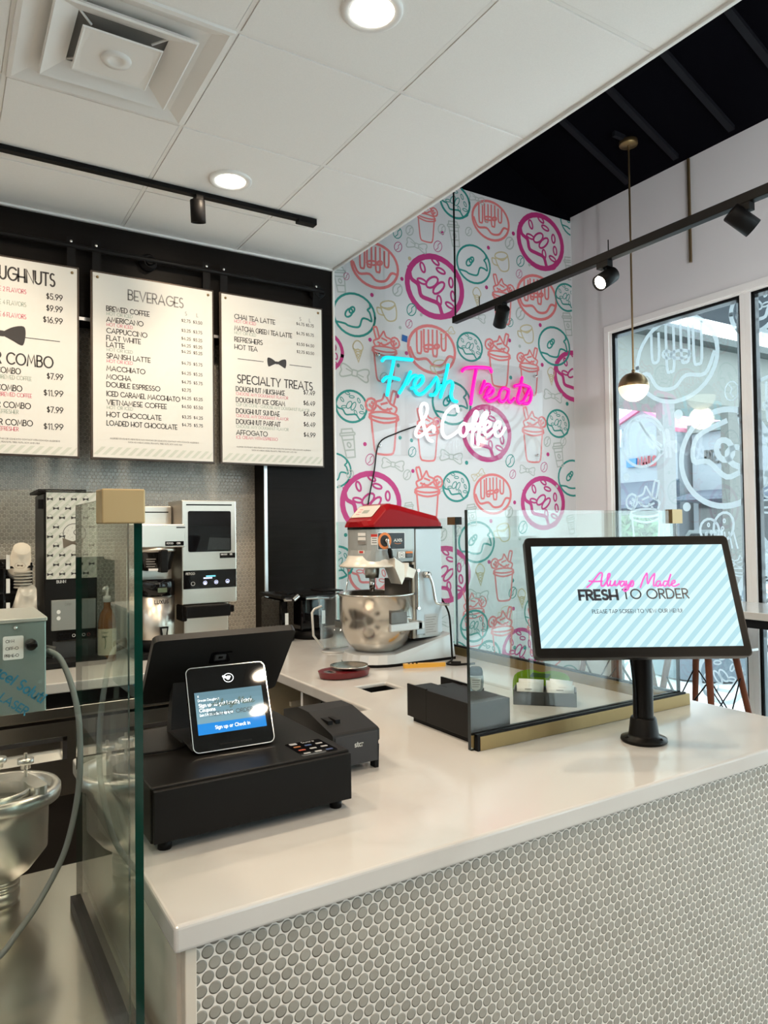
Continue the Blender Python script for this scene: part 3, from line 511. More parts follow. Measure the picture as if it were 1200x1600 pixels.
# ------------------------------------------------------------------ room shell
FL = -Z0; CE = 1.57; C = -0.563; BK = 3.82; RX = 4.06
struct('floor', MB().box(.95, RX+.12, -4.2, 1.02, FL-.08, FL, 0).box(-3.2, -1.2, -4.2, 1.02, FL-.08, FL, 0).box(-1.2, .95, -4.2, 1.02, FL-.08, FL, 1).box(2.075, RX+.12, 1.02, 4.15, FL-.08, FL, 0).box(-3.2, 2.075, 1.02, 4.15, FL-.08, FL, 1), [mat('pale_floor_tile', (.76, .74, .71), .3, noise=.1, nscale=2), mat('brown_floor_tile', (.085, .065, .05), .35, noise=.15, nscale=6)])  # dark floor patch behind the camera is added, unseen, to dim pane reflections
# lay-in ceiling: T-bars with tiles of 0.61 m set between them
xs = [2.018-.61*i for i in range(9)]; ys = [BK, 3.345, 2.735, 2.125] + [2.125-.61*i for i in range(1, 11)]
b = MB()
for i in range(len(xs)-1):
    for j in range(len(ys)-1):
        if i == 2 and j == 2: continue          # the air diffuser fills this bay
        x0, x1, y0, y1 = xs[i+1]+.010, xs[i]-.010, ys[j+1]+.010, ys[j]-.010
        b.box(x0, x1, y0, y1, CE+.002, CE+.02, 0); b.box(x0-.006, x1+.006, y0-.006, y1+.006, CE+.008, CE+.02, 0)
for x in xs: b.box(x-.007, x+.007, ys[-1], BK, CE+.004, CE+.03, 1)
for y in ys: b.box(xs[-1], xs[0], y-.007, y+.007, CE+.0045, CE+.03, 1)
b.box(xs[-1], 2.03, ys[-1], BK, CE+.03, CE+.05, 2)
struct('ceiling', b, ['ceil_tile', 'tbar', 'gap'])
struct('trim_1', MB().box(2.016, 2.032, ys[-1], BK-.002, CE-.008, CE+.035), 'whitemetal', bevel=.002)
struct('trim_2', MB().box(-3.1, 2.016, BK-.018, BK-.001, CE-.008, CE+.002), 'whitemetal')
# high black roof over the seating side: sloping deck, its fascia and the rafters
SL = .404; zr = lambda x: 2.34 + (4.06-x)*SL
struct('ceiling_high', MB().prism([(RX+.1, zr(RX+.1)), (1.9, zr(1.9)), (1.9, zr(1.9)+.06), (RX+.1, zr(RX+.1)+.06)], 'y', -4.2, BK+.2), 'ceilblack')
struct('wall_fascia', MB().box(2.016, 2.03, -4.2, BK, CE+.035, zr(2.02)), 'ceilblack')
for i, y in enumerate((3.24, 2.86, 2.48, 2.10, 1.70, 1.30, .90)):
    struct('trim_%d' % (i+3), MB().prism([(4.0, zr(4.0)-.025), (2.05, zr(2.05)-.025), (2.05, zr(2.05)+.01), (4.0, zr(4.0)+.01)], 'y', y-.02, y+.02), 'beam')
# menu wall: dark wood with a penny-tiled niche edged in aluminium
NX, NZ, ND = 1.577, 1.07, 3.98
b = MB().box(NX, 2.025, BK, BK+.2, FL, CE+.2).box(-3.2, NX, BK, BK+.2, NZ, CE+.2).box(-3.2, 2.025, BK+.19, BK+.26, FL, CE+.2)
struct('wall_back', b, 'darkwood')
struct('wall_tile', MB().box(-3.2, NX, ND, ND+.02, FL, NZ+.005), 'penny_back')
struct('trim_10', MB().box(NX-.008, NX+.010, BK-.006, BK+.004, C, NZ-.006).box(-3.2, NX+.010, BK-.006, BK+.004, NZ-.006, NZ+.010), mat('satin_aluminium', (.75, .77, .8), .3, .6))
# mural wall
MX0, MX1, MZ1 = 2.028, RX, 2.31
mw = struct('wall_mural', MB().box(MX0-.003, MX1, BK, BK+.15, FL, MZ1), 'muralbase')
struct('wall_above', MB().box(1.9, RX, BK+.003, BK+.15, MZ1, 3.3), 'ceilblack')
F = Fr((0, BK, 0), (1, 0, 0), (0, 0, 1)); pm = MB(); keys = 'mctgy'
inside = lambda q: MX0 < q[0] < MX1-.01 and FL < q[1] < MZ1-.004
for i, (k, c, x, z, sc, rot, fl) in enumerate(MURAL): put(pm, F, k, x, z, sc, rot, fl, keys.index(c), .0008+.00002*(i % 20), inside, 1.15 if c == 'm' else .85 if k == 'ds' else 1.9 if c in 'gy' else 1.4, 1.12)
extra = random.Random(3)                 # the print runs on below, down to the floor
for j in range(4):
    for i in range(7):
        k, c, sc = [('ds', 'm', .17), ('dp', 't', .13), ('sh', 'c', .19), ('dr', 'c', .15), ('ds', 't', .11), ('mu', 'y', .08), ('bt', 'g', .09)][(i*3+j*2) % 7]
        put(pm, F, k, 2.2+.29*i+.12*(j % 2), -.60-.27*j, sc, extra.uniform(-15, 15), 1, keys.index(c), .0009, lambda q: inside(q) and q[1] < -.42)
po = obj('wallpaper_print', pm, ['m_m', 'm_c', 'm_t', 'm_g', 'm_y'], mw); po['kind'] = 'structure'
struct('trim_11', MB().box(MX0-.010, MX0+.002, BK-.012, BK+.01, C, CE-.008), 'whitemetal')
# window wall
wy = [3.462, 2.465, 1.435, .405, -.625, -1.655, -2.685, -3.6]; WT, WB = 1.373, -1.36
b = MB().box(RX, RX+.12, -4.2, BK+.15, 1.43, 2.6).box(RX, RX+.12, 3.515, BK+.15, FL, 1.43).box(RX, RX+.12, -4.2, -3.6, FL, 1.43).box(RX, RX+.12, -3.6, 3.515, FL, -1.42)
struct('wall_window', b, 'whitewall')
struct('trim_12', MB().box(RX-.012, RX+.05, -3.6, 3.515, 1.385, 1.43).box(RX-.012, RX+.05, 3.475, 3.515, FL, 1.385), 'whitemetal', bevel=.003)
FD = Fr((RX+.03, 0, 0), (0, -1, 0), (0, 0, 1))
for i in range(len(wy)-1):
    a, c = wy[i+1], wy[i]; h = .033; y0, y1 = a+(h if i < len(wy)-2 else 0), c-(h if i else 0)
    fr = MB().box(RX+.0, RX+.06, y0-.033, y0, WB, WT).box(RX, RX+.06, y1, y1+.033, WB, WT).box(RX, RX+.06, y0-.033, y1+.033, WT, WT+.045).box(RX, RX+.06, y0-.033, y1+.033, -1.42, WB)
    w = struct('window_%d' % (i+1), fr, 'whitemetal', bevel=.002)
    g = .014; obj('gasket', MB().box(RX+.012, RX+.05, y0, y0+g, WB, WT).box(RX+.012, RX+.05, y1-g, y1, WB, WT).box(RX+.012, RX+.05, y0, y1, WT-g, WT).box(RX+.012, RX+.05, y0, y1, WB, WB+g), 'black', w)
    obj('pane', MB().box(RX+.028, RX+.034, y0+g, y1-g, WB+g, WT-g), 'winglass', w)
    if i < 2:
        dm = MB()
        for k, y, z, sc, rot, fl in DECALS: put(dm, FD, k, -y, z, sc, rot, -fl, 0, .001+.0001*len(dm.f)/9999, lambda q: y0+g+.002 < -q[0] < y1-g-.002 and WB+g < q[1] < WT-g, 1.1)
        dm.box(RX+.0275, RX+.0285, y0+g, y0+g+.022, WB+g, WT-g).box(RX+.0275, RX+.0285, y1-g-.022, y1-g, WB+g, WT-g).box(RX+.0275, RX+.0285, y0+g, y1-g, WT-g-.022, WT-g)
        obj('frosted_decal', dm, 'vinyl', w)
# walls out of the picture that close the shop
struct('wall_left', MB().box(-3.3, -3.2, -4.2, 4.15, FL, CE+.1), mat('pale_side_wall', (.70, .69, .67), .7))
struct('wall_front', MB().box(1.7, 1.95, -4.3, -4.2, FL, 3.4, 0).box(1.95, RX+.12, -4.3, -4.2, 1.45, 3.4, 0).box(1.95, RX+.12, -4.3, -4.2, FL, -1.40, 0).box(3.0, RX+.12, -4.3, -4.2, -1.40, 1.45, 0).box(-3.3, 1.7, -4.3, -4.2, FL, 3.4, 1), ['whitewall', mat('reflection_dimming_panel', (.035, .034, .033), .6)])  # charcoal stretch is unseen, added to keep the glass guard's reflections dark
w = struct('window_9', MB().box(1.95, 2.0, -4.28, -4.22, -1.40, 1.45).box(2.95, 3.0, -4.28, -4.22, -1.40, 1.45).box(2.44, 2.49, -4.28, -4.22, -1.40, 1.45).box(1.95, 3.0, -4.28, -4.22, 1.40, 1.45).box(1.95, 3.0, -4.28, -4.22, -1.40, -1.35), 'whitemetal')  # unseen window added behind the camera so more daylight reaches the ceiling
for x in (2.0, 2.49): obj('pane', MB().box(x, x+.45, -4.252, -4.246, -1.35, 1.40), 'winglass', w)
# ------------------------------------------------------------------ outside
OX = 18.0
struct('pavement', MB().box(RX+.12, 45, -30, 60, FL-.1, FL-.02), mat('pale_paving', (.75, .77, .78), .8, noise=.12, nscale=1.2))
stucco = mat('white_stucco', (.21, .23, .255), .9); beige = mat('beige_stucco', (.125, .128, .122), .9); slate = mat('blue_grey_awning', (.075, .09, .12), .7)
pinkm = mat('pink_trim', (.45, .13, .20), .6); darkglass = mat('dark_shopfront_glass', (.03, .035, .04), .1); FS = Fr((0, 0, 0), (0, -1, 0), (0, 0, 1))
def sign(parent, s, x, y, z, h, w, m, mp, name='sign_letters'):
    mb = MB(); text(mb, Fr((x, 0, 0), (0, -1, 0), (0, 0, 1)), s, -y, z, h, .24, 0, width=w, off=.03); obj(name, mb, m, parent)
t = thing('building', 'white gabled shop building with pink roof edge across the plaza', 'building', (OX, 14.4, FL))
obj('wall', MB().prism([(16.4, FL), (13.05, FL), (13.05, 2.75), (14.2, 3.55), (16.4, 2.65)], 'x', OX, OX+3), stucco, t)
obj('roof_edge', MB().prism([(16.6, 2.64), (14.2, 3.64), (13.04, 2.82), (13.04, 2.70), (14.2, 3.50), (16.6, 2.50)], 'x', OX-.12, OX+3.1), pinkm, t)
obj('awning', MB().prism([(OX, 1.35), (OX-1.4, .62), (OX-1.4, .52), (OX, .50)], 'y', 13.0, 16.4), slate, t)
obj('shopfront', MB().box(OX-.05, OX, 13.1, 16.4, FL, .5), darkglass, t)
obj('window', MB().box(OX-.06, OX, 14.95, 15.4, 2.45, 3.0), mat('grey_blue_pane', (.32, .40, .48), .2), t)
mb = MB(); FO = Fr((OX, 0, 0), (0, -1, 0), (0, 0, 1))
text(mb, FO, 'NAILS', -14.35, 1.80, .26, .26, 0, width=.62, off=.08); text(mb, FO, '& S', -13.64, 1.80, .26, .26, 1, width=.33, off=.08)
obj('sign_letters', mb, [mat('red_letters', (.22, .03, .04), .5), mat('blue_letters', (.015, .08, .25), .5)], t)
obj('sign_logo', MB().box(OX-.09, OX, 14.42, 14.78, 1.80, 2.06), mat('blue_sign_box', (.02, .12, .30), .5), t)
t = thing('building', 'white flat-roofed pizza shop building beyond the pillars', 'building', (OX+.5, 11.5, FL))
obj('wall', MB().box(OX+.4, OX+4, 8.0, 12.85, FL, 2.62), stucco, t); obj('parapet', MB().box(OX+.2, OX+4.1, 7.9, 12.86, 2.62, 2.86), beige, t)
obj('shopfront', MB().box(OX+.34, OX+.4, 8.2, 12.65, FL, .62), darkglass, t); obj('canopy', MB().prism([(OX+.4, 1.0), (OX-.7, .78), (OX-.7, .70), (OX+.4, .62)], 'y', 8.2, 12.65), slate, t)
sign(t, 'PIZZERIA', OX+.4, 12.42, 1.76, .32, 1.2, mat('dark_letters', (.05, .05, .05), .5), None)
# arcade wing that runs out from the shop front: fascia, pillars, soffit, metal roof
t = thing('arcade', 'beige arcade with fascia beam, pillars and grey metal roof outside the window', 'arcade', (8, 5.9, FL))
obj('beam', MB().box(5.2, 16, 5.80, 6.25, 1.62, 2.42), mat('pale_beige_stucco', (.16, .165, .155), .9), t)
obj('soffit', MB().box(5.2, 16, 6.25, 7.2, 1.75, 1.85), mat('beige_soffit', (.14, .145, .137), .9), t)
obj('pillar', MB().box(9.14, 9.70, 5.82, 5.94, FL, 1.62), beige, t)
obj('pillar', MB().box(7.78, 8.02, 5.84, 5.94, FL, 1.62), mat('pale_pillar', (.20, .20, .205), .8), t)
obj('roof', MB().prism([(5.62, 2.44), (5.62, 2.50), (7.2, 3.25), (7.2, 3.15)], 'x', 5.0, 8.3), mat('grey_metal_roof', (.12, .135, .15), .6), t)
obj('gutter', MB().box(5.0, 16, 5.60, 5.80, 2.36, 2.45), mat('dark_gutter', (.03, .04, .04), .5), t)
t = thing('entry_canopy', 'dark navy flat canopy over the walkway outside, above the window mullion', 'canopy', (5.6, 0, 1.70))
obj('deck', MB().box(4.95, 6.45, -4.0, 3.60, 1.70, 1.86), mat('navy_canopy', (.012, .018, .028), .8), t)
for y in (-3.5, 3.3): obj('bracket', MB().box(RX+.121, 4.95, y-.03, y+.03, 1.78, 1.84), 'black', t)
# tree of leaf clumps
t = thing('tree', 'round green tree in front of the gabled shop building', 'tree', (13.5, 11.0, FL))
mb = MB(); rnd = random.Random(5)
for i in range(2600):
    a, q = rnd.uniform(0, 2*pi), rnd.uniform(-1, 1); rr = rnd.uniform(.75, 1.05); p = Vector((13.5+.9*rr*sqrt(1-q*q)*cos(a), 11.25+1.15*rr*sqrt(1-q*q)*sin(a), -.55+.8*rr*q))
    d = Vector((rnd.gauss(0, 1), rnd.gauss(0, 1), rnd.gauss(0, 1))).normalized(); e = d.orthogonal()*.055; d = d*.10
    mb.add([p-d, p+e, p+d, p-e], [(0, 1, 2, 3)])
obj('foliage', mb, mat('green_leaves', (.03, .10, .025), .6, noise=.4, nscale=3), t); obj('trunk', MB().tube([(13.5, 11.25, FL), (13.5, 11.25, -.6)], .09, 8), mat('bark', (.12, .09, .07), .9), t)
t = thing('car', 'pale grey car parked beyond the arcade pillars', 'car', (15.5, 9.9, FL))
body = [(9.2, FL+.25), (11.4, FL+.25), (11.45, FL+.72), (11.1, FL+.85), (10.75, FL+.92), (10.4, FL+1.38), (9.7, FL+1.38), (9.35, FL+.95), (9.15, FL+.85)]
obj('body', MB().prism(body, 'x', 14.7, 16.3), mat('pale_car_paint', (.2, .22, .23), .25), t, bevel=.06)
obj('window', MB().prism([(10.65, FL+.94), (10.32, FL+1.30), (9.76, FL+1.30), (9.48, FL+.97)], 'x', 14.66, 16.34), darkglass, t)
for y in (9.6, 11.0): obj('wheel', MB().lathe([(.0, -.1), (.30, -.1), (.32, 0), (.30, .1), (.0, .1)], (14.8, y, FL+.32), 'x', 20), 'black', t)
t = thing('planter', 'round blue-grey banded planter standing outside behind the stool legs', 'planter', (6.6, 4.35, FL))
obj('tub', MB().lathe([(.52, FL), (.56, FL+.2), (.60, FL+.5), (.60, FL+.8), (.54, FL+.8), (.52, FL+.6), (0, FL+.6)], (6.6, 4.55, 0), n=36), mat('blue_grey_planter', (.13, .16, .19), .6), t)
for z in (.25, .5, .72): obj('band', MB().lathe([(.60, FL+z), (.615, FL+z+.01), (.615, FL+z+.03), (.60, FL+z+.04)], (6.6, 4.55, 0), n=36, cap=False), 'black', t)
for nm, x, y, lb in (('stone_bench', 7.6, 4.6, 'rough grey stone block standing on the paving by the arcade'),):
    tg = obj(nm, MB().box(x, x+.8, 4.9, 5.5, FL-.02, FL+.45), mat('rough_stone', (.32, .33, .32), .9, noise=.3, nscale=8), bevel=.03, label=lb, cat='stone block')
# ------------------------------------------------------------------ ceiling fittings
def downlight(x, y, label, group='recessed ceiling downlights', power=None):
    t = thing('downlight', label, 'ceiling light', (x, y, CE), group=group)
    obj('trim_ring', MB().lathe([(.066, .004), (.068, -.006), (.085, -.008), (.094, -.004), (.094, .004)], n=40), 'whitemetal', t, world=False)
    obj('lens', MB().lathe([(0, -.003), (.064, -.003), (.066, .003), (0, .003)], n=36, cap=False), 'lampglow', t, world=False)
    lamp('AREA', 'downlight_beam', (x, y, CE-.02), power or LAMP['down'], NEUT, None, .12, (x, y, CE-1))
    return t
downlight(1.113, 1.826, 'recessed round downlight glowing in the tile under the top edge of the picture')
downlight(1.108, 3.055, 'recessed round downlight glowing beside the black ceiling track')
for x, y in ((1.53, -1.17), (1.577, -1.58), (-.1, 3.055), (-.1, 1.826), (-.1, -.0), (1.113, .45), (-.1, -1.6), (-1.3, 1.826), (-1.3, -.6)):  # first pair inferred from reflections; the others are added unseen to brighten the room
    downlight(x, y, 'recessed round downlight in the tiled ceiling, unseen outside the view')
t = thing('air_diffuser', 'square white stepped air diffuser set in the ceiling tiles', 'air vent', (.494, 2.43, CE))
def sq(a, z): return [(-a, -a, z), (a, -a, z), (a, a, z), (-a, a, z)]
def frustum(mb, st, mi=0):
    for (a, z), (b_, y) in zip(st, st[1:]): mb.add(sq(a, z)+sq(b_, y), [(i, (i+1) % 4, 4+(i+1) % 4, 4+i) for i in range(4)], mi)
    return mb
obj('frame', frustum(MB(), [(.302, .004), (.300, -.004), (.286, -.006), (.240, .012), (.150, .026), (.145, .10), (.30, .10), (.302, .004)]), 'whitemetal', t, world=False, bevel=.003)
obj('cone', frustum(MB(), [(.212, -.012), (.206, -.016), (.198, -.012), (.150, .010), (.135, .016), (.145, .019), (.205, .0), (.212, -.012)]), 'whitemetal', t, world=False, bevel=.002)
mb = frustum(MB(), [(.122, -.016), (.118, -.020), (.112, -.018)]); mb.add(sq(.122, -.016), [(3, 2, 1, 0)])
pr = [(.118, -.0185), (.085, -.012), (.060, -.010), (.048, -.016), (.046, -.022), (.024, -.022), (.020, -.019), (0, -.019)]
n = 40; vs = []
for i in range(n):
    a = 2*pi*i/n; k = 1/max(abs(cos(a)), abs(sin(a)))
    for j, (r, z) in enumerate(pr): q = r*(k if j == 0 else 1); vs.append((q*cos(a), q*sin(a), z))
m = len(pr); mb.add(vs, [[i*m+j, ((i+1) % n)*m+j, ((i+1) % n)*m+j+1, i*m+j+1] for i in range(n) for j in range(m-1)], 0, True)
obj('centre_plate', mb, 'whitemetal', t, world=False)
obj('damper', MB().lathe([(.0, .10), (.14, .10), (.145, .155), (.0, .155)], n=32).box(-.30, .30, -.30, .30, .16, .17), 'gap', t, world=False)
obj('inner_tube', MB().lathe([(.150, .058), (.145, .10), (.155, .10), (.16, .058)], n=36, cap=False), 'whitemetal', t, world=False)
for a in (0, 90, 180, 270): obj('arm', MB().tube([(.13*cos(R(a+45)), .13*sin(R(a+45)), .012), (.20*cos(R(a+45)), .20*sin(R(a+45)), .022)], .004, 6), 'whitemetal', t, world=False)
# track with spot heads
def head(track, p, aim, lit=True, power=None, stem=.05):
    p = Vector(p); aim = Vector(aim); d = (aim-p).normalized(); c = p + Vector((0, 0, -stem)) ; h = .105; rr = .034
    ro = d.to_track_quat('Z', 'X').to_matrix().to_4x4(); ro.translation = c - d*.02
    hd = obj('spot_head', MB().lathe([(.0, -.04), (rr-.003, -.04), (rr, -.036), (rr, h-.045), (rr-.004, h-.045), (rr-.006, h-.06), (0, h-.06)], n=28, cap=False).xform(ro), 'black', track)
    obj('adaptor', MB().box(p.x-.016, p.x+.016, p.y-.03, p.y+.03, p.z-.022, p.z+.004).tube([p+Vector((0, 0, -.02)), c - d*.02 + Vector((0, 0, .02))], .007, 8), 'black', track)
    lens = obj('lens', MB().lathe([(0, h-.056), (rr-.007, h-.056), (rr-.007, h-.053), (0, h-.053)], n=24, cap=False).xform(ro), 'bulb' if lit else 'chrome', hd)
    if power: lamp('SPOT', 'track_beam', tuple(c + d*(h-.03)), power, COOL if p.x > 2 else NEUT, None, .03, tuple(aim), spot=R(100), blend=.9)
t = thing('track_light', 'black ceiling track with spot heads over the menu boards', 'track light', (0, 3.24, CE))
obj('track', MB().box(-2.2, 1.605, 3.222, 3.258, CE-.020, CE+.001), 'black', t, bevel=.002); obj('end_feed', MB().box(1.52, 1.62, 3.218, 3.262, CE-.032, CE-.0), 'black', t, bevel=.003)
for x, ax in ((1.018, 1.02), (.10, .12), (-.75, -.7)): head(t, (x, 3.24, CE-.024), (ax+.14, 3.52, .35), False, LAMP['track']*(2.0 if x > 1 else 1), .075)
t = thing('track_light', 'black suspended track with spot heads hanging before the mural', 'track light', (2.4, 2, 1.137))
obj('track', MB().box(2.383, 2.417, -1.5, 3.115, 1.122, 1.158), 'black', t, bevel=.002)
for y in (3.105, 1.2, -.6): obj('hanger_rod', MB().tube([(2.4, y, 1.155), (2.4, y, zr(2.4)+.01)], .005, 8), 'black', t)
for y in (2.90, 2.05): obj('hook', MB().tube([(2.4, y, 1.155), (2.4, y, 1.21)], .0025, 6), 'black', t)
head(t, (2.4, 2.733, 1.118), (2.9, 3.8, .1), False, LAMP['wash']*.42, .065); head(t, (2.4, 2.072, 1.118), (1.2, 2.1, .35), True, LAMP['bright'], .07); head(t, (2.4, 1.451, 1.118), (3.2, .9, .35), False, None, .055)
for y, a in ((.75, (4.05, 2.7, 1.7)), (.1, (3.6, 3.8, .9)), (-.7, (4.05, 1.6, 1.6))): head(t, (2.4, y, 1.118), a, True, LAMP['wash'], .055)  # unseen heads, added to brighten the window wall and mural
# pendant globes
def pendant(x, y, zc, label):
    zt = zr(x)
    t = thing('pendant_lamp', label, 'pendant lamp', (x, y, zc))
    obj('canopy', MB().lathe([(0, zt-.035), (.055, zt-.035), (.058, zt-.028), (.058, zt-.005), (0, zt)], (x, y, 0), n=32), 'brass', t)
    obj('mount_bar', MB().box(x-.14, x+.14, y-.012, y+.012, zt-.012, zt+.02), 'beam', t)
    obj('stem', MB().tube([(x, y, zt-.03), (x, y, zc+.092)], .0065, 10), 'brassdk', t)
    obj('cap', MB().lathe([(.0935*cos(R(a)), .0935*sin(R(a))) for a in range(0, 85, 6)]+[(.012, .0935), (.010, .108), (0, .108)], (x, y, zc), n=40, cap=False), 'brassdk', t)
    obj('opal_globe', MB().lathe([(.092*cos(R(a)), .092*sin(R(a))) for a in range(0, -91, -6)], (x, y, zc), n=40, cap=False), 'globe', t)
    lamp('POINT', 'pendant_glow', (x, y, zc-.15), LAMP['pend'], (1, .84, .6), None, .08)
pendant(3.745, 3.02, .884, 'brass and opal globe pendant on a long stem before the window')
tag = obj('ceiling_rod', MB().tube([(RX-.012, 2.806, 2.33), (RX-.012, 2.806, 1.668)], .010, 8), 'brassdk', label='thin bronze conduit dropping down the white wall above the window', cat='conduit')
# ------------------------------------------------------------------ menu boards
t = thing('menu_rail', 'black pipe rail with flange that the menu boards hang from', 'pipe rail', (0, 3.74, 1.42))
obj('pipe', MB().tube([(-1.6, 3.765, 1.41), (1.93, 3.765, 1.41)], .014, 12), 'black', t)
for x in (.93, 1.905, -.6): obj('bracket', MB().tube([(x, 3.765, 1.41), (x, 3.80, 1.41), (x, 3.82, 1.41)], .02, 12).lathe([(0, 3.802), (.045, 3.802), (.045, 3.819), (0, 3.819)], (x, 0, 1.41), 'y', 20).tube([(x+.03*cos(2*pi*i/14), 3.76, 1.40+.03*sin(2*pi*i/14)) for i in range(14)], .004, 6, closed=True), 'black', t)
BY = 3.742; BW, BH = .603, .915
def board(x0, label):
    t = thing('menu_board', label, 'menu board', (x0+BW/2, BY, .375), group=None)
    obj('frame', MB().box(x0-.010, x0+BW+.010, BY, BY+.016, .375-.010, .375+BH+.010), mat('dark_bronze_frame', (.06, .045, .035), .4, .5), t, bevel=.002)
    obj('print_panel', MB().box(x0, x0+BW, BY-.004, BY+.001, .375, .375+BH), 'card', t)
    for sx in (x0+.022, x0+BW-.022):
        obj('hanging_strap', MB().box(sx-.020, sx+.020, BY+.017, BY+.021, .375+BH-.03, 1.452), 'black', t)
        obj('strap_bolt', MB().ball((sx-.002, BY+.013, 1.428), .008, n=6), 'chrome', t); obj('screw', MB().ball((sx, BY-.005, .375+BH-.022), .007, n=6), 'brassdk', t)
    mb = MB(); Fb = Fr((x0, BY-.004, .375), (1, 0, 0), (0, 0, 1)); 
    class B:
        def __init__(s): s.m = {}
        def k(s, n): return s.m.setdefault(n, MB())
        def fin(s, t):
            for n, m in s.m.items(): obj(n, m, INK, t)
        def t(s, q, u, v, h, mi=0, al='l', st=.105, width=None, tr=.2): text(s.k('heading' if h >= .04 else 'price_text' if q[:1] == '$' or q in 'SL' else 'fine_print' if h < .01 else 'note_text' if mi in (2, 3) else 'item_text'), Fb, q, u*BW, (1-v)*BH-h/2, h, st*1.32, mi, tr=tr, width=width*BW if width else None, align=al)
        def bow(s, u, v, sc):
            cx, cy = u*BW, (1-v)*BH; mb = s.k('bow_tie_emblem')
            L = cat([(-.12, .10), (-.5, .34), (-.92, .42), (-1, .1), (-.93, -.35), (-.8, -.44), (-.45, -.26), (-.12, -.10)], 4)
            for sg in (1, -1): q = [(cx+a*sg*sc, cy+b_*sc) for a, b_ in L]; mb.poly(Fb, q if sg < 0 else q[::-1], .0005, 0)
            mb.poly(Fb, [(cx+a*sc, cy+b_*sc) for a, b_ in rrect(-.16, .16, -.13, .13, .05, 2)], .0006, 0)
        def line(s, u0, u1, v): s.k('rule_line').ribbon(Fb, [(u0*BW, (1-v)*BH), (u1*BW, (1-v)*BH)], .0035, .0006, 0)
        def stripes(s, v0, v1):
            y1, y0 = (1-v0)*BH, (1-v1)*BH; k = y1-y0; n = 15; mb = s.k('striped_band')
            for i in range(n):
                a = i*BW/n; q = [(a, y0), (a+BW/n*.5, y0), (a+BW/n*.5+k, y1), (a+k, y1)]; q = [(min(p, BW-.0005), z) for p, z in q]
                mb.poly(Fb, q, .0005, 4)
        def foot(s, v):
            s.t('ALLERGEN STATEMENT: MENU ITEMS MAY CONTAIN OR COME INTO CONTACT WITH COMMON ALLERGENS', .5, v, .0065, 1, 'c', .14, .74); s.t('SUCH AS WHEAT, EGGS, PEANUTS, TREE NUTS, SOY AND MILK', .5, v+.016, .0065, 1, 'c', .14, .45)
    return t, mb, B()
INK = ['ink', 'inkgrey', 'inkpink', 'inkgreen', 'stripe']
t, mb, B = board(.645, 'white BEVERAGES menu board hanging between two other boards')
B.t('BEVERAGES', .28, .095, .050, 1, width=.46, st=.10)
rows = [('BREWED COFFEE', .187, 3, .195, '$2.75', '$3.50'), ('AMERICANO', .247, 2, .252, '$3.25', '$3.75'), ('CAPPUCCINO', .308, 0, .298, '$4.25', '$5.25'), ('FLAT WHITE', .348, 0, .338, '$4.25', '$5.25'), ('LATTE', .384, 3, .374, '$4.25', '$5.25'), ('SPANISH LATTE', .446, 2, .44, '$4.75', '$5.75'), ('MACCHIATO', .514, 0, .498, '$4.25', '$5.25'), ('MOCHA', .56, 0, .549, '$4.75', '$5.75'), ('DOUBLE ESPRESSO', .602, 0, .595, '$2.75', ''), ('ICED CARAMEL MACCHIATO', .652, 0, .642, '$4.25', '$5.25'), ('VIETNAMESE COFFEE', .699, 3, .69, '$4.50', '$5.50'), ('HOT CHOCOLATE', .765, 0, .75, '$3.25', '$4.25'), ('LOADED HOT CHOCOLATE', .812, 0, .795, '$4.75', '$5.75')]
B.t('S', .765, .153, .018, 1, 'c'); B.t('L', .865, .153, .018, 1, 'c')
for nm, v, sub, pv, p1, p2 in rows:
    B.t(nm, .106, v, .0235, 0, st=.125, width={'BREWED COFFEE': .345, 'ICED CARAMEL MACCHIATO': .60, 'LOADED HOT CHOCOLATE': .575}.get(nm), tr=.19)
    if sub: B.t('HOT OR ICED', .108, v+.028, .0150, sub, st=.11, width=.205)
    B.t(p1, .765, pv, .0150, 0, 'c', .12, tr=.26); B.t(p2, .868, pv, .0150, 0, 'c', .12, tr=.26)
B.foot(.895); B.stripes(.942, .985); B.fin(t)
t, mb, B = board(1.300, 'white tea and SPECIALTY TREATS menu board hung nearest the mural')
for nm, v, sub, pv, p1, p2 in [('CHAI TEA LATTE', .125, 2, .112, '$4.75', '$5.75'), ('MATCHA GREEN TEA LATTE', .194, 3, .172, '$4.75', '$5.75'), ('REFRESHERS', .262, 0, .24, '$3.50', '$4.50'), ('HOT TEA', .307, 0, .288, '$2.75', '$3.50')]:
    B.t(nm, .12, v, .0245, 0, st=.12, width=.565 if 'MATCHA' in nm else None, tr=.17)
    if sub: B.t('HOT OR ICED', .12, v+.028, .0155, sub, st=.11, width=.205)
    B.t(p1, .775, pv, .0155, 0, 'c', .12, tr=.26); B.t(p2, .875, pv, .0155, 0, 'c', .12, tr=.26)
B.t('S', .775, .08, .019, 1, 'c'); B.t('L', .875, .08, .019, 1, 'c')
B.bow(.53, .375, .058); B.line(.15, .395, .378); B.line(.66, .885, .378)
B.t('SPECIALTY TREATS', .145, .498, .044, 0, width=.75, st=.105)
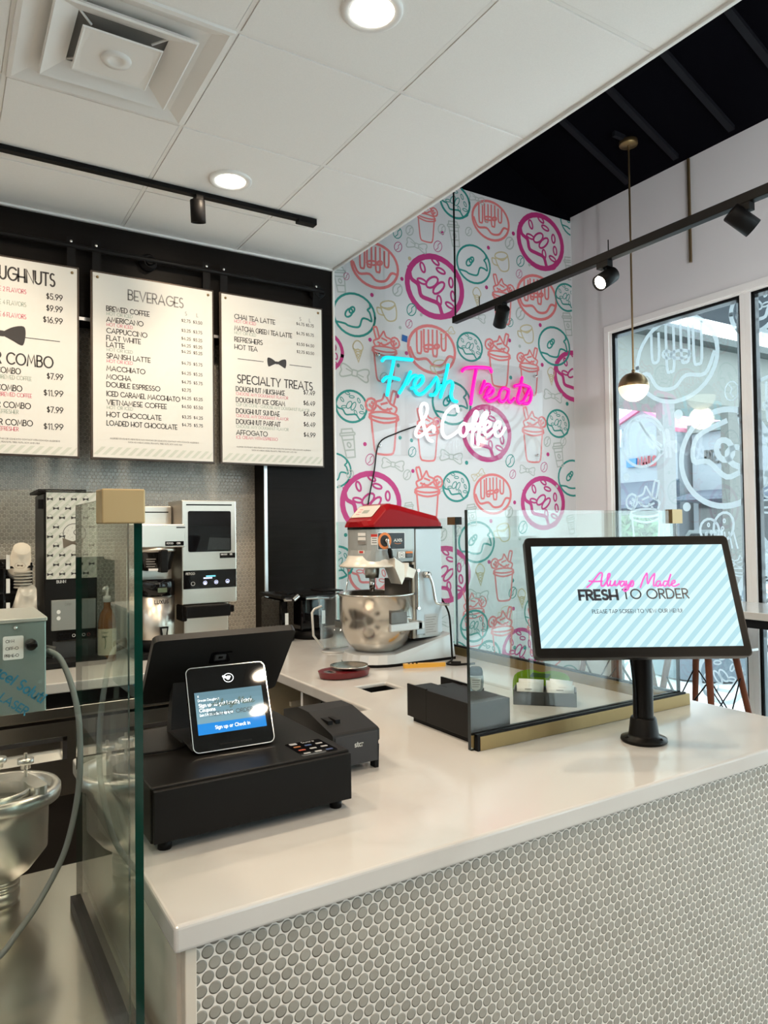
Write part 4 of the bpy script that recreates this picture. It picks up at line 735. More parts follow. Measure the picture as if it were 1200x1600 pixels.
for nm, v, s_, sub, pv, p in [('DOUGHNUT MILKSHAKE', .558, 'CHOOSE ANY DOUGHNUT FLAVOR', 2, .54, '$7.49'), ('DOUGHNUT ICE CREAM', .624, 'CUP OR CONE - CHOOSE ANY DOUGHNUT FLAVOR', 3, .607, '$6.49'), ('DOUGHNUT SUNDAE', .69, 'CHOOSE ANY DOUGHNUT FLAVOR', 2, .675, '$6.49'), ('DOUGHNUT PARFAIT', .754, 'CHOOSE ANY DOUGHNUT FLAVOR', 3, .741, '$6.49'), ('AFFOGATO', .819, 'ICE CREAM WITH ESPRESSO', 2, .807, '$4.99')]:
    B.t(nm, .13, v, .0245, 0, st=.125, width={'DOUGHNUT MILKSHAKE': .475, 'DOUGHNUT ICE CREAM': .475, 'DOUGHNUT SUNDAE': .42, 'DOUGHNUT PARFAIT': .43}.get(nm)); B.t(s_, .13, v+.029, .0155, sub, st=.10, width={26: .51, 40: .73, 23: .40}.get(len(s_), .5)); B.t(p, .92, pv, .024, 0, 'r', .12)
B.foot(.905); B.stripes(.945, .988); B.fin(t)
t, mb, B = board(-.030, 'white DOUGHNUTS and combo menu board cut by the picture edge')
B.t('DOUGHNUTS', .834, .08, .060, 0, 'r', .10, .53)
for v, k, s_, pv, p in ((.163, 2, 'CHOOSE 2 FLAVORS', .168, '$5.99'), (.23, 3, 'CHOOSE 4 FLAVORS', .23, '$9.99'), (.293, 2, 'CHOOSE 6 FLAVORS', .292, '$16.99')): B.t(s_, .629, v, .020, k, 'r', .10, .30); B.t(p, .89, pv, .027, 0, 'r', .11, .023*len(p))
B.bow(.452, .392, .105); B.line(.60, .87, .40); B.line(.06, .30, .40)
B.t('R COMBO', .82, .515, .052, 0, 'r', .10, .40)
for v, nm, u1, s_, k, u2, p in ((.577, 'COMBO', .59, '- BREWED COFFEE', 3, .666, '$7.99'), (.665, 'E COMBO', .60, '- BREWED COFFEE', 2, .668, '$11.99'), (.752, 'HER COMBO', .66, 'D REFRESHER', 3, .575, '$7.99'), (.84, 'HER COMBO', .674, 'D REFRESHER', 2, .575, '$11.99')): B.t(nm, u1, v, .026, 0, 'r', .115, {5: .168, 7: .215, 9: .285}[len(nm)]); B.t(s_, u2, v+.034, .0175, k, 'r', .10, .0162*len(s_)); B.t(p, .893, v+.010, .027, 0, 'r', .11, .023*len(p))
B.foot(.925); B.stripes(.955, .995); B.fin(t)
# ------------------------------------------------------------------ neon sign
t = thing('neon_sign', 'lit neon script sign Fresh Treats and Coffee on clear acrylic', 'neon sign', (3.0, 3.79, .45))
obj('acrylic_panel', MB().box(2.27, 3.72, 3.800, 3.806, .47, 1.14), 'acrylic', t)
for x in (2.33, 3.66):
    for z in (.52, 1.09): obj('standoff', MB().lathe([(0, 3.792), (.009, 3.792), (.009, 3.82), (0, 3.82)], (x, 0, z), 'y', 14), 'chrome', t)
for nm, k, m, lb in (('lettering', 'cyan', 'cyanneon', 'glowing cyan script Fresh'), ('lettering', 'pink', 'pinkneon', 'glowing pink script Treats'), ('lettering', 'white', 'whiteneon', 'glowing white script and Coffee')):
    mb = MB()
    for s_ in NEON[k]:
        pts = [(x, 3.785, z) for x, z in cat(s_, 4)]; mb.tube(pts, .0125 if k != 'white' else .0108, 8)
        for e in (pts[0], pts[-1]): mb.ball(e, .0124 if k != 'white' else .0107, n=5)
    o = obj(nm, mb, m, t); o['label'] = lb
obj('power_cord', MB().tube(cat([(2.60, 3.797, .66), (2.45, 3.80, .605), (2.325, 3.80, .535), (2.29, 3.805, .36), (2.25, 3.805, .19), (2.22, 3.81, .0), (2.19, 3.81, -.2)], 5), .0045, 7), 'black', t)
mb = MB().prism([(2.515, 1.205), (2.555, 1.200), (2.560, 1.240), (2.520, 1.246)], 'y', BK-.0045, BK-.0025)
obj('painter_tape', mb, mat('blue_masking_tape', (.01, .09, .30), .6), label='small square of blue tape stuck on the patterned wall above the neon sign', cat='tape')
# ------------------------------------------------------------------ counters
TH = .040
t = thing('counter', 'L-shaped white quartz service counter faced with grey penny tile', 'counter', (1.2, 1.5, FL))
X = [.287, 1.152, 1.28, 1.407, 2.075]; Yv = [1.045, 1.962, 2.163, 2.275, 3.812]
obj('countertop', MB().cells(X, Yv, C-TH, C, lambda i, j: j == 0 or (i >= 1 and not (i == 2 and j == 2))), 'quartz', t, bevel=.006, seg=3)
obj('tiled_front', MB().box(.322, 2.05, 1.064, 1.080, FL+.09, C-TH), 'penny', t); obj('toe_kick', MB().box(.322, 2.05, 1.12, 1.14, FL, FL+.09), 'black', t)
obj('corner_trim', MB().box(.306, .324, 1.060, 1.081, FL, C-TH), mat('cream_corner_trim', (.62, .56, .48), .45), t, bevel=.002)
obj('end_panel', MB().box(.300, .320, 1.081, 1.93, FL, C-TH), mat('warm_white_panel', (.68, .63, .56), .35), t)
obj('tiled_end', MB().box(2.045, 2.062, 1.064, 3.80, FL+.09, C-TH), 'penny', t)
lam = mat('beige_laminate', (.42, .36, .25), .5); gl = mat('taupe_laminate', (.30, .27, .23), .45)
mb = MB().box(1.95, 1.97, 1.97, 3.80, FL+.1, C-TH)
obj('back_panel', mb, lam, t)
for y, m in ((2.02, gl), (2.49, gl), (2.95, lam)): obj('divider', MB().box(1.172, 1.95, y, y+.019, FL+.1, C-TH, [1, 0, 0, 0, 0, 0]), [m, 'paper'], t)
for z in (-.86, -1.15): obj('shelf', MB().box(1.18, 1.95, 1.98, 3.78, z-.018, z), lam, t)
for i in range(3): obj('shelf_rail', MB().box(1.30, 1.93, 2.60+.14*i, 2.62+.14*i, -.76, -.742), mat('pale_rail', (.55, .5, .4), .5), t)
mb = MB()
for y in (2.06, 2.42):
    for k in range(3): mb.ball((1.25+.2*k, 2.4895, -.66-.05*0-.04*(k % 2)), .004, n=5)
obj('peg_hole', mb, 'black', t)
obj('chute', MB().box(1.274, 1.280, 2.16, 2.28, C-.22, C-TH).box(1.407, 1.413, 2.16, 2.28, C-.22, C-TH).box(1.274, 1.413, 2.157, 2.163, C-.22, C-TH).box(1.274, 1.413, 2.275, 2.281, C-.22, C-TH).box(1.274, 1.413, 2.157, 2.281, C-.23, C-.22), mat('brown_bin_lining', (.035, .025, .018), .4), t)
obj('chute_liner', MB().box(1.2805, 1.283, 2.164, 2.274, C-.05, C-.012).box(1.404, 1.4065, 2.164, 2.274, C-.05, C-.012).box(1.281, 1.4065, 2.272, 2.2745, C-.05, C-.012).box(1.281, 1.4065, 2.1635, 2.166, C-.05, C-.012), 'black', t)
t = thing('back_counter', 'white quartz back counter under the tiled niche', 'counter', (.2, 3.4, FL))
obj('countertop', MB().cells([-2.4, 1.147, 1.570], [2.976, 3.813, 3.978], C-TH, C, lambda i, j: i == 0 or j == 1), 'quartz', t, bevel=.005, seg=3)
obj('support', MB().box(-2.4, 1.13, 3.60, 3.62, FL, C-TH), 'black', t)
t = thing('undercounter_fridge', 'stainless undercounter fridge with drawers below the back counter', 'refrigerator', (.1, 3.2, FL))
obj('cabinet', MB().box(-1.6, 1.13, 3.03, 3.58, FL+.08, -.665), 'blacksatin', t)
obj('top_rail', MB().box(-1.6, 1.13, 2.992, 3.03, -.703, -.660), 'steel_h', t, bevel=.003)
for i, (a, b_) in enumerate(((-1.30, -.42), (-.40, .522), (.542, 1.12))):
    for z0, z1 in ((-.995, -.716),):
        w = b_-a; px0, px1 = a+.12, b_-.118; hz = z1-.085
        mb = MB().box(a, px0, 2.998, 3.03, z0, z1).box(px1, b_, 2.998, 3.03, z0, z1).box(px0, px1, 2.998, 3.03, z1-.072, z1).box(px0, px1, 2.998, 3.03, z0, z1-.142)
        d = obj('drawer', mb, 'steel_h', t); obj('handle_pocket', MB().box(px0, px1, 3.024, 3.03, z1-.142, z1-.072).prism([(3.0, z1-.142), (3.026, z1-.142), (3.026, z1-.105)], 'x', px0, px1, 1), ['steel_h', 'steel_h'], d)
        obj('pocket_bezel', MB().box(px0-.016, px0, 2.995, 3.0, z1-.142, z1-.056).box(px1, px1+.016, 2.995, 3.0, z1-.142, z1-.056).box(px0-.016, px1+.016, 2.995, 3.0, z1-.072, z1-.056), 'charcoal', d)
# ------------------------------------------------------------------ glass guards
GE = 'edgedark'
def pane(name, x0, x1, y0, y1, z0, z1, parent, g='glass', e0='edgedark', axis='x', label=None):
    mi = [1, 1, 0, 0, 1, 1] if axis == 'x' else [0, 0, 1, 1, 1, 1]
    return obj(name, MB().box(x0, x1, y0, y1, z0, z1, mi), [g, e0], parent)
GT = .048
t = thing('counter_guard', 'clear glass guard with brass base rail standing on the counter', 'glass guard', (1.6, 1.5, C))
pane('front_pane', 1.147, 1.984, 1.447, 1.459, C+.001, GT, t)
pane('side_pane', 1.985, 1.997, 1.462, 2.600, C+.001, GT, t, axis='y'); pane('side_pane', 1.985, 1.997, 2.614, 3.735, C+.001, GT, t, axis='y', e0='edgelight')
for nm, bx in (('base_rail', (1.166, 2.012, 1.433, 1.446, C, C+.036)), ('base_rail', (1.968, 1.984, 1.462, 3.735, C, C+.036)), ('base_rail', (1.998, 2.012, 1.446, 3.735, C, C+.036)), ('base_rail', (1.166, 1.968, 1.460, 1.472, C, C+.034))): obj(nm, MB().box(*bx), 'brass', t, bevel=.001)
obj('rail_gasket', MB().box(1.158, 1.995, 1.436, 1.4465, C+.036, C+.042).box(1.158, 1.166, 1.434, 1.4465, C, C+.040).box(1.160, 1.968, 1.4595, 1.470, C+.034, C+.040).box(1.970, 1.9845, 1.462, 3.735, C+.036, C+.043), 'black', t)
obj('corner_clip', MB().box(1.955, 2.004, 1.440, 1.466, .008, .052, [1, 0, 0, 0, 0, 0]), ['bracket', 'brassdk'], t, bevel=.002); obj('joint_clip', MB().box(1.972, 2.010, 2.578, 2.636, .018, .053, [0, 0, 1, 0, 0, 0]), ['brassdk', 'blacksatin'], t, bevel=.001)
t = thing('work_guard', 'green-edged glass guard with gold corner bracket beside the steel table', 'glass guard', (.25, 1.3, -.78))
pane('side_pane', .246, .258, 1.100, 1.632, -.770, .060, t, 'glassg', 'edgegreen', axis='y')
pane('front_pane', -1.4, .236, 1.086, 1.098, -.770, .060, t, 'glassf', 'edgegreen')
obj('corner_bracket', MB().box(.198, .258, 1.080, 1.128, .014, .064), 'bracket', t, bevel=.002)
obj('base_channel', MB().box(.236, .268, 1.086, 1.645, -.780, -.757), 'charcoal', t)
# ------------------------------------------------------------------ steel table, hopper and control box
t = thing('work_table', 'brushed stainless steel work table beside the counter end', 'table', (-.6, 1.4, FL))
obj('table_top', MB().box(-1.5, .286, .93, 1.862, -.815, -.780), 'steel_h', t, bevel=.004)
for x in (-1.4, .23):
    for y in (1.0, 1.80): obj('leg', MB().tube([(x, y, FL), (x, y, -.815)], .02, 12), 'steel', t)
obj('shelf', MB().box(-1.45, .25, .98, 1.83, -1.25, -1.22), 'steel_h', t)
hx, hy = .113, 1.75
t = thing('batter_hopper', 'cast aluminium doughnut batter hopper with plunger arm on the steel table', 'batter hopper', (hx, hy, -.78))
obj('hopper_bowl', MB().lathe([(.036, -.730), (.060, -.712), (.092, -.672), (.094, -.60), (.094, -.572), (.117, -.568), (.119, -.560), (.119, -.546), (.115, -.540), (.101, -.540), (.094, -.560), (.090, -.60), (.088, -.668), (.03, -.72), (0, -.722)], (hx, hy, 0), n=48, cap=False), 'alum', t)
obj('neck', MB().lathe([(.0, -.78), (.038, -.78), (.038, -.752), (.035, -.751), (.038, -.750), (.038, -.741), (.035, -.740), (.038, -.739), (.038, -.728), (0, -.728)], (hx, hy, 0), n=36, cap=False), 'alum', t)
mb = MB(); br = cat([(-.118, .030), (-.06, .036), (0, .040), (.03, .034), (.055, .015), (.062, -.01)], 4); br2 = cat([(-.118, -.030), (-.06, -.036), (-.02, -.035)], 3)
out = [(-.112, .036), (-.05, .045), (.02, .046), (.046, .035), (.060, .010), (.070, -.02), (.078, -.055), (.082, -.082), (.060, -.092), (.048, -.06), (.042, -.035), (.01, -.012), (-.03, -.002), (-.112, -.004)]
o2 = cat(out, 3, True); mb.prism([(hx+a, hy+b_) for a, b_ in o2], 'z', -.548, -.524)
obj('plunger_arm', mb, 'alum', t, bevel=.006, seg=3)
obj('inner_ring', MB().lathe([(.060, -.545), (.066, -.530), (.071, -.530), (.071, -.545), (.060, -.565)], (hx-.012, hy-.035, 0), n=36, cap=False), 'alum', t)
for (px, py) in ((.162, 1.75), (.112, 1.79)):
    pz = -.524; k = obj('adjusting_post', MB().tube([(px, py, pz-.01), (px, py, -.474)], .0036, 8), 'steel', t)
    obj('thumb_nut', MB().lathe([(0, -.507), (.010, -.507), (.010, -.497), (.0165, -.496), (.0165, -.486), (0, -.486)], (px, py, 0), n=24, cap=False), 'alum', k)
t = thing('control_box', 'grey steel control box with switch knob and protective film', 'control box', (.05, 1.55, -.78))
obj('housing', MB().box(-.16, .168, 1.45, 1.66, -.322, -.158), mat('grey_film_coated_steel', (.30, .36, .34), .28, .5), t, bevel=.002)
obj('lid', MB().box(-.162, .170, 1.446, 1.664, -.158, -.151), mat('pale_grey_steel', (.62, .63, .60), .3, .6), t, bevel=.0015); obj('lid_screw', MB().ball((.118, 1.449, -.167), .004, n=6), 'chrome', t)
obj('mast', MB().box(-.06, -.03, 1.54, 1.58, -.78, -.322), 'steel', t)
Fc = Fr((.0, 1.4495, 0), (1, 0, 0), (0, 0, 1)); mb = MB(); mb.poly(Fc, rrect(.098, .131, -.2235, -.1815, .003, 3), .0004, 0)
text(mb, Fc, 'ON-I', .1025, -.193, .0050, .15, 1, off=.0008); text(mb, Fc, 'OFF-O', .1025, -.206, .0050, .15, 1, off=.0008); text(mb, Fc, 'PRIME-O', .1010, -.2185, .0048, .15, 1, off=.0008, tr=.16)
obj('switch_label', mb, ['paper', 'ink'], t)
obj('switch_knob', MB().lathe([(0, 1.432), (.0085, 1.432), (.0105, 1.438), (.0105, 1.4495), (0, 1.4495)], (.1425, 0, -.1985), 'y', 20).box(.1335, .1515, 1.426, 1.433, -.2015, -.1955), 'blackgloss', t)
mb = MB(); text(mb, Fc, 'Novacel Soluti', .050, -.218, .0175, .17, 0, rot=R(-39), off=.0006, width=.140); text(mb, Fc, 'Laser & LASER', .035, -.246, .0135, .17, 0, rot=R(-39), off=.0006, width=.125)
obj('film_lettering', mb, mat('blue_film_ink', (.02, .20, .34), .5), t)
obj('cable', MB().tube(cat([(.168, 1.52, -.221), (.180, 1.51, -.223), (.199, 1.50, -.239), (.215, 1.48, -.286), (.226, 1.47, -.346), (.229, 1.47, -.419), (.226, 1.47, -.478), (.214, 1.47, -.547), (.195, 1.47, -.607), (.155, 1.45, -.664), (.121, 1.42, -.69), (.08, 1.40, -.72), (0, 1.42, -.745), (-.04, 1.50, -.72)], 5), .0054, 10), mat('grey_rubber_cable', (.20, .215, .21), .5), t); obj('cable_gland', MB().tube([(.168, 1.52, -.221), (.190, 1.515, -.227)], .011, 12), 'charcoal', t)
# ------------------------------------------------------------------ back counter appliances
t = thing('bean_grinder', 'tall coffee grinder with bow-tie patterned poster panel on the back counter', 'coffee machine', (.49, 3.5, C))
obj('tower', MB().box(.385, .60, 3.39, 3.72, C+.03, .178), 'blacksatin', t, bevel=.006); obj('base_tray', MB().box(.37, .62, 3.28, 3.72, C, C+.03), 'black', t, bevel=.006)
obj('lid', MB().box(.36, .555, 3.38, 3.70, .180, .193).box(.40, .585, 3.40, 3.70, .178, .184), 'black', t, bevel=.003); obj('side_knob', MB().box(.366, .386, 3.42, 3.48, .11, .15), 'black', t)
Fp = Fr((.394, 3.384, -.194), (1, 0, 0), (0, 0, 1)); mb = MB().box(.394, .598, 3.384, 3.390, -.194, .180)
for i in range(16):
    a = -.36+i*.036; q = [(max(0, min(.204, a)), 0)]
    pts = [(a, 0), (a+.016, 0), (a+.016+.374, .374), (a+.374, .374)]; pts = [(min(max(u, 0), .204), min(max(v-(min(max(u, 0), .204)*0), 0), .374)) for u, v in pts]
    # a diagonal band clipped to the panel
    lo, hi = a, a+.016; band = []
    for s_ in (lo, hi):
        v0 = max(0, -s_); v1 = min(.374, .204-s_); band.append(((s_+v0, v0), (s_+v1, v1)) if v1 > v0 else None)
    if all(band): mb.poly(Fp, [band[0][0], band[1][0], band[1][1], band[0][1]], .0004, 1)
def bowtie(mb, F, cx, cy, s_, mi, off):
    cy += 0
    mb.poly(F, [(cx-s_, cy+.52*s_), (cx-s_*.9, cy-.58*s_), (cx-.1*s_, cy-.16*s_), (cx-.1*s_, cy+.16*s_)], off, mi); mb.poly(F, [(cx+s_, cy+.52*s_), (cx+.1*s_, cy+.16*s_), (cx+.1*s_, cy-.16*s_), (cx+s_*.9, cy-.58*s_)], off, mi); mb.poly(F, rrect(cx-.16*s_, cx+.16*s_, cy-.16*s_, cy+.16*s_, .05*s_, 2), off, mi)
for r in range(9):
    for k in range(5):
        u = .014+.048*k+(.024 if r % 2 else 0); v = .345-.0405*r
        if u > .198 or (abs(u-.112) < .05 and abs(v-.185) < .062): continue
        bowtie(mb, Fp, u, v, .0125, 2, .0008); mb.ribbon(Fp, arc(u, v+.006, .008, .010, 10, 170, 6), .0012, .0008, 3)
mb.poly(Fp, ell(.112, .19, .058, .068, 0, 28), .0007, 0); mb.ribbon(Fp, ell(.112, .195, .046, .043, 0, 28), .0026, .0009, 2, True); mb.ribbon(Fp, ell(.122, .200, .013, .012, 0, 16), .0026, .0009, 2, True); bowtie(mb, Fp, .105, .155, .042, 4, .0012)
rd = random.Random(2)
for i in range(40):
    a, q = rd.uniform(0, 6.28), rd.uniform(.018, .042); mb.poly(Fp, [(.112+q*cos(a)+x, .2+q*sin(a)+y) for x, y in ((-.001, -.001), (.001, -.001), (.001, .001), (-.001, .001))], .0009, 3)
obj('poster_panel', mb, ['card', 'stripe', 'ink', 'inkgrey', mat('taupe_bow', (.16, .13, .10), .6)], t)
mb = MB(); text(mb, Fr((0, 3.389, 0), (1, 0, 0), (0, 0, 1)), 'BUNN', .435, -.212, .011, .2, 0, off=.0006); obj('badge', mb, 'paper', t)
obj('control_panel', MB().box(.412, .59, 3.372, 3.39, -.415, -.285), mat('dull_silver_panel', (.30, .30, .28), .35, .4), t, bevel=.002)
mb = MB(); Fk = Fr((0, 3.372, 0), (1, 0, 0), (0, 0, 1))
for v in (-.335, -.362): mb.poly(Fk, ell(.440, v, .008, .009, 0, 12), .0006, 0)
text(mb, Fk, 'DRIP', .466, -.310, .010, .2, 1)
obj('touch_marks', mb, ['paper', 'inkgrey'], t)
obj('display', MB().box(.435, .585, 3.370, 3.39, -.455, -.425), 'blackgloss', t); obj('lower_panel', MB().box(.418, .59, 3.376, 3.39, -.555, -.46), mat('dark_steel_panel', (.05, .05, .05), .35, .5), t)
mb = MB(); Fk = Fr((0, 3.370, 0), (1, 0, 0), (0, 0, 1))
for i in range(4): mb.ribbon(Fk, ell(.500+.020*i, -.440, .006, .006, 0, 10), .0014, .0006, i % 2, True)
obj('drink_symbols', mb, ['paper', mat('red_symbol', (.4, .05, .03), .5)], t); obj('trim_line', MB().box(.432, .592, 3.368, 3.378, -.462, -.457).box(.43, .6, 3.33, 3.378, -.540, -.534), 'chrome', t)
t = thing('syrup_bottle', 'amber syrup bottle with palm tree label and white pump', 'bottle', (.635, 3.36, C))
obj('glass_body', MB().lathe([(0, C), (.036, C), (.038, C+.01), (.038, C+.17), (.030, C+.205), (.014, C+.235), (.014, C+.26), (0, C+.26)], (.635, 3.36, 0), n=28), mat('amber_syrup', (.20, .075, .015), .1), t)
mb = MB().lathe([(.0385, C+.03), (.0388, C+.145)], (.635, 3.36, 0), n=28, cap=False); obj('label', mb, mat('cream_label', (.66, .62, .48), .6), t)
Fl = Fr((.635-.009, 3.36-.0384, C+.09), (.97, -.22, 0), (0, 0, 1)); mb = MB()
mb.ribbon(Fl, cat([(-.008, -.03), (-.004, -.005), (-.008, .02)], 4), .003, .001, 0)
for a in (20, 60, 120, 160, 200): mb.ribbon(Fl, [(-.008, .02), (-.008+.012*cos(R(a)), .02+.008*sin(R(a)))], .0025, .001, 0)
text(mb, Fl, 'SYRUP', -.008, .036, .007, .15, 0, align='c', off=.001); obj('palm_print', mb, mat('dark_green_print', (.03, .09, .04), .6), t)
obj('pump', MB().lathe([(0, C+.26), (.016, C+.26), (.016, C+.285), (.006, C+.288), (.006, C+.33), (0, C+.33)], (.635, 3.36, 0), n=18).tube([(.635, 3.36, C+.325), (.62, 3.33, C+.325), (.61, 3.31, C+.315)], .006, 8), 'paper', t)
RACK = t = thing('cup_rack', 'black lid and cup rack lying open-ended beside the grinder', 'cup rack', (.22, 3.55, C))
mb = MB().box(-.18, .345, 3.62, 3.70, C, -.11)
for z in (C, C+.105, C+.21, C+.315, C+.42): mb.box(-.18, .345, 3.40, 3.70, z, z+.010)
for x in (-.18, .075, .235, .338): mb.box(x-.004, x+.004, 3.40, 3.70, C, -.12)
obj('frame', mb, 'blackgloss', t, bevel=.002)
for i, z in enumerate((-.115, -.215, -.315, -.42)): obj('size_tag', MB().box(.242, .256, 3.394, 3.40, z-.03, z+.03), 'paper', t)
def cup(mb, p, d, r0, r1, h, mi=0):
    Q = Vector(d).to_track_quat('Z', 'X').to_matrix().to_4x4(); Q.translation = Vector(p)
    m = MB().lathe([(0, 0), (r0-.003, 0), (r0, .003), (r0, .001), (r1, h), (r1+.003, h), (r1+.003, h+.004), (r1-.002, h+.004), (r0-.003, .004), (0, .004)], n=32, cap=False).xform(Q); mb.add(m.v, m.f, mi, True); return Q
for (p, lb, sc, d, mk) in (((.298, 3.36, -.058), 'white paper cup lying bottom-out at the top of the black rack', 1.0, (-.02, .75, -.68), True), ((.318, 3.36, -.232), 'clear lidded cup sticking out of the rack below the paper cup', 1.05, (-.02, .70, -.72), False)):
    t = thing('paper_cup' if mk else 'plastic_cup', lb, 'cup', p)
    mb = MB(); Q = cup(mb, p, d, .034*sc, .047*sc, .125*sc); obj('cup_body', mb, mat('white_cup_paper', (.55, .50, .43), .7) if mk else mat('milky_plastic', (.42, .40, .36), .3), t)
    c0 = Q @ Vector((0, 0, .06)); obj('rim_stack', MB().lathe([(.047*sc, .128*sc), (.050*sc, .130*sc), (.050*sc, .136*sc), (.047*sc, .138*sc), (.049*sc, .142*sc), (.049*sc, .15*sc), (.0, .15*sc)], n=32, cap=False).xform(Q), 'paper', t)
    if mk:
        Dv = (Q.to_3x3() @ Vector((0, 0, 1))); nrm = Vector((-.1, -.72, -.69)).normalized(); nrm = (nrm - Dv*nrm.dot(Dv)).normalized(); U = Dv.cross(nrm)
        U = U if U.x > 0 else -U; Fq = Fr(Q @ Vector((0, 0, .062)) + nrm*.0405, U, -Dv)
        if Fq.N.dot(nrm) < 0: Fq.N = -Fq.N
        mb = MB(); bowtie(mb, Fq, 0, 0, .011, 0, .002); mb.ribbon(Fq, ell(0, 0, .02, .02, 0, 20), .0008, .002, 0, True); obj('bow_print', mb, mat('brown_print', (.12, .07, .05), .6), t)
mb = MB()
for k in range(6): mb.lathe([(0, .006), (.034, .006), (.036, .0), (.030, -.002), (.0, -.002)], (.305, 3.385+.004*k, -.160-.013*k), n=28, cap=False)
obj('lid_stack', mb, mat('ivory_lids', (.45, .41, .35), .5), RACK)
# coffee brewer with thermal urn
t = thing('coffee_brewer', 'stainless coffee brewer with black brew basket above a thermal urn', 'coffee brewer', (.85, 3.4, C))
obj('back_tower', MB().box(.735, .945, 3.45, 3.70, C+.03, .125), 'steel', t, bevel=.004); obj('tower_slot', MB().box(.78, .93, 3.446, 3.452, .094, .099), 'black', t)
obj('brew_head', MB().box(.728, .958, 3.27, 3.50, -.068, .037), 'steel', t, bevel=.005, seg=3); obj('head_slot', MB().box(.918, .958, 3.267, 3.272, .020, .025), 'black', t)
mb = MB().box(.868, .950, 3.266, 3.272, -.060, -.040); obj('name_plate', mb, 'blackgloss', t)
mb = MB(); Fk = Fr((0, 3.266, 0), (1, 0, 0), (0, 0, 1)); text(mb, Fk, 'FETCO', .873, -.0525, .007, .2, 0); text(mb, Fk, 'CBS', .918, -.0525, .007, .24, 0); obj('plate_lettering', mb, 'paper', t)
obj('basket', MB().lathe([(0, -.172), (.062, -.172), (.070, -.165), (.088, -.085), (.090, -.078), (0, -.078)], (.845, 3.36, 0), n=40), mat('black_basket_plastic', (.010, .010, .010), .12), t)
obj('basket_rim', MB().lathe([(.088, -.088), (.094, -.084), (.094, -.070), (0, -.070)], (.845, 3.36, 0), n=40), 'steel', t); obj('basket_handle', MB().box(.838, .872, 3.235, 3.30, -.178, -.076), 'blacksatin', t, bevel=.006)
Fk = Fr((.800, 3.2865, -.13), (.89, -.45, 0), (0, 0, 1)); mb = MB()
for i in range(4): mb.ribbon(Fk, [(-.010, .012-.011*i), (.028-.004*(i % 2), .012-.011*i)], .0042, .002, 0)
mb.poly(Fk, [(-.002, -.040), (.040, -.040), (.040, -.030), (-.002, -.030)], .002, 1); obj('warning_print', mb, ['inkgrey', 'paper'], t)
obj('base_plate', MB().box(.74, .955, 3.27, 3.70, C, C+.03), 'blacksatin', t, bevel=.004)
t = thing('thermal_urn', 'stainless LUXUS thermal coffee urn under the brewer', 'coffee urn', (.848, 3.36, C+.03))
obj('urn_body', MB().lathe([(0, -.482), (.080, -.482), (.082, -.478), (.082, -.285), (0, -.285)], (.848, 3.36, 0), n=48), 'steel', t); obj('urn_foot', MB().lathe([(0, C+.03), (.075, C+.03), (.080, -.50), (.080, -.482), (0, -.482)], (.848, 3.36, 0), n=40), 'black', t)
obj('urn_collar', MB().lathe([(0, -.285), (.084, -.285), (.084, -.225), (.076, -.212), (0, -.212)], (.848, 3.36, 0), n=48), 'blackgloss', t); obj('gauge', MB().box(.835, .875, 3.272, 3.30, -.268, -.248), mat('lcd_green', (.10, .13, .07), .3), t)
mb = MB(); text(mb, Fr((.848, 3.2775, -.318), (1, 0, 0), (0, 0, 1)), 'LUXUS', .004, 0, .015, .2, 0, align='c', tr=.3); obj('urn_lettering', mb, 'ink', t)
obj('tap', MB().prism([(.838, -.420), (.876, -.420), (.868, -.475), (.846, -.475)], 'y', 3.252, 3.262).box(.846, .868, 3.255, 3.285, -.490, -.465), 'black', t, bevel=.002); obj('tap_window', MB().prism([(.846, -.427), (.868, -.427), (.863, -.460), (.851, -.460)], 'y', 3.249, 3.2515), 'steel', t)
# hot water / grinder tower
t = thing('coffee_grinder', 'tall stainless grinder tower with dark window and button panel', 'coffee grinder', (1.08, 3.45, C))
gx0, gx1, gy = .951, 1.212, 3.30
obj('housing', MB().box(gx0, gx1, gy, 3.53, -.335, .148), 'steel', t, bevel=.004); obj('neck', MB().box(.975, 1.19, 3.36, 3.53, C+.02, -.33), 'steel', t, bevel=.004); obj('drip_tray', MB().box(.93, 1.24, 3.22, 3.56, C, C+.022), 'steel_h', t, bevel=.004)
obj('hopper_window', MB().prism(rrect(.980, 1.185, -.092, .098, .008, 3), 'y', gy-.003, gy+.002), 'blackgloss', t); obj('beans', MB().prism([(1.07, -.085), (1.18, -.085), (1.18, -.03), (1.08, -.025)], 'y', gy-.0036, gy-.003), mat('dark_beans', (.012, .015, .014), .4, noise=.9, nscale=160), t)
obj('top_slot', MB().box(.972, 1.190, gy-.002, gy+.002, .124, .130), 'black', t); obj('name_plate', MB().box(1.130, 1.205, gy-.003, gy+.001, -.124, -.100), 'blackgloss', t)
obj('button_panel', MB().box(gx0+.006, gx1-.004, gy-.005, gy+.001, -.262, -.177), 'blackgloss', t)
Fk = Fr((0, gy-.005, 0), (1, 0, 0), (0, 0, 1)); mb = MB(); text(mb, Fk, 'FETCO', .968, -.196, .009, .2, 0, tr=.3)
for i, x in enumerate((1.000, 1.057, 1.110, 1.165)):
    mb.ribbon(Fk, ell(x, -.238+.0015*i, .0085, .0085, 0, 18), .0016, .0008, 1 if i else 0, True)
    if i: mb.poly(Fk, [(x-.006, -.238), (x+.006, -.238), (x+.003, -.232), (x-.003, -.232)] if i > 1 else ell(x, -.238, .0055, .0055, 0, 12), .0008, 1)
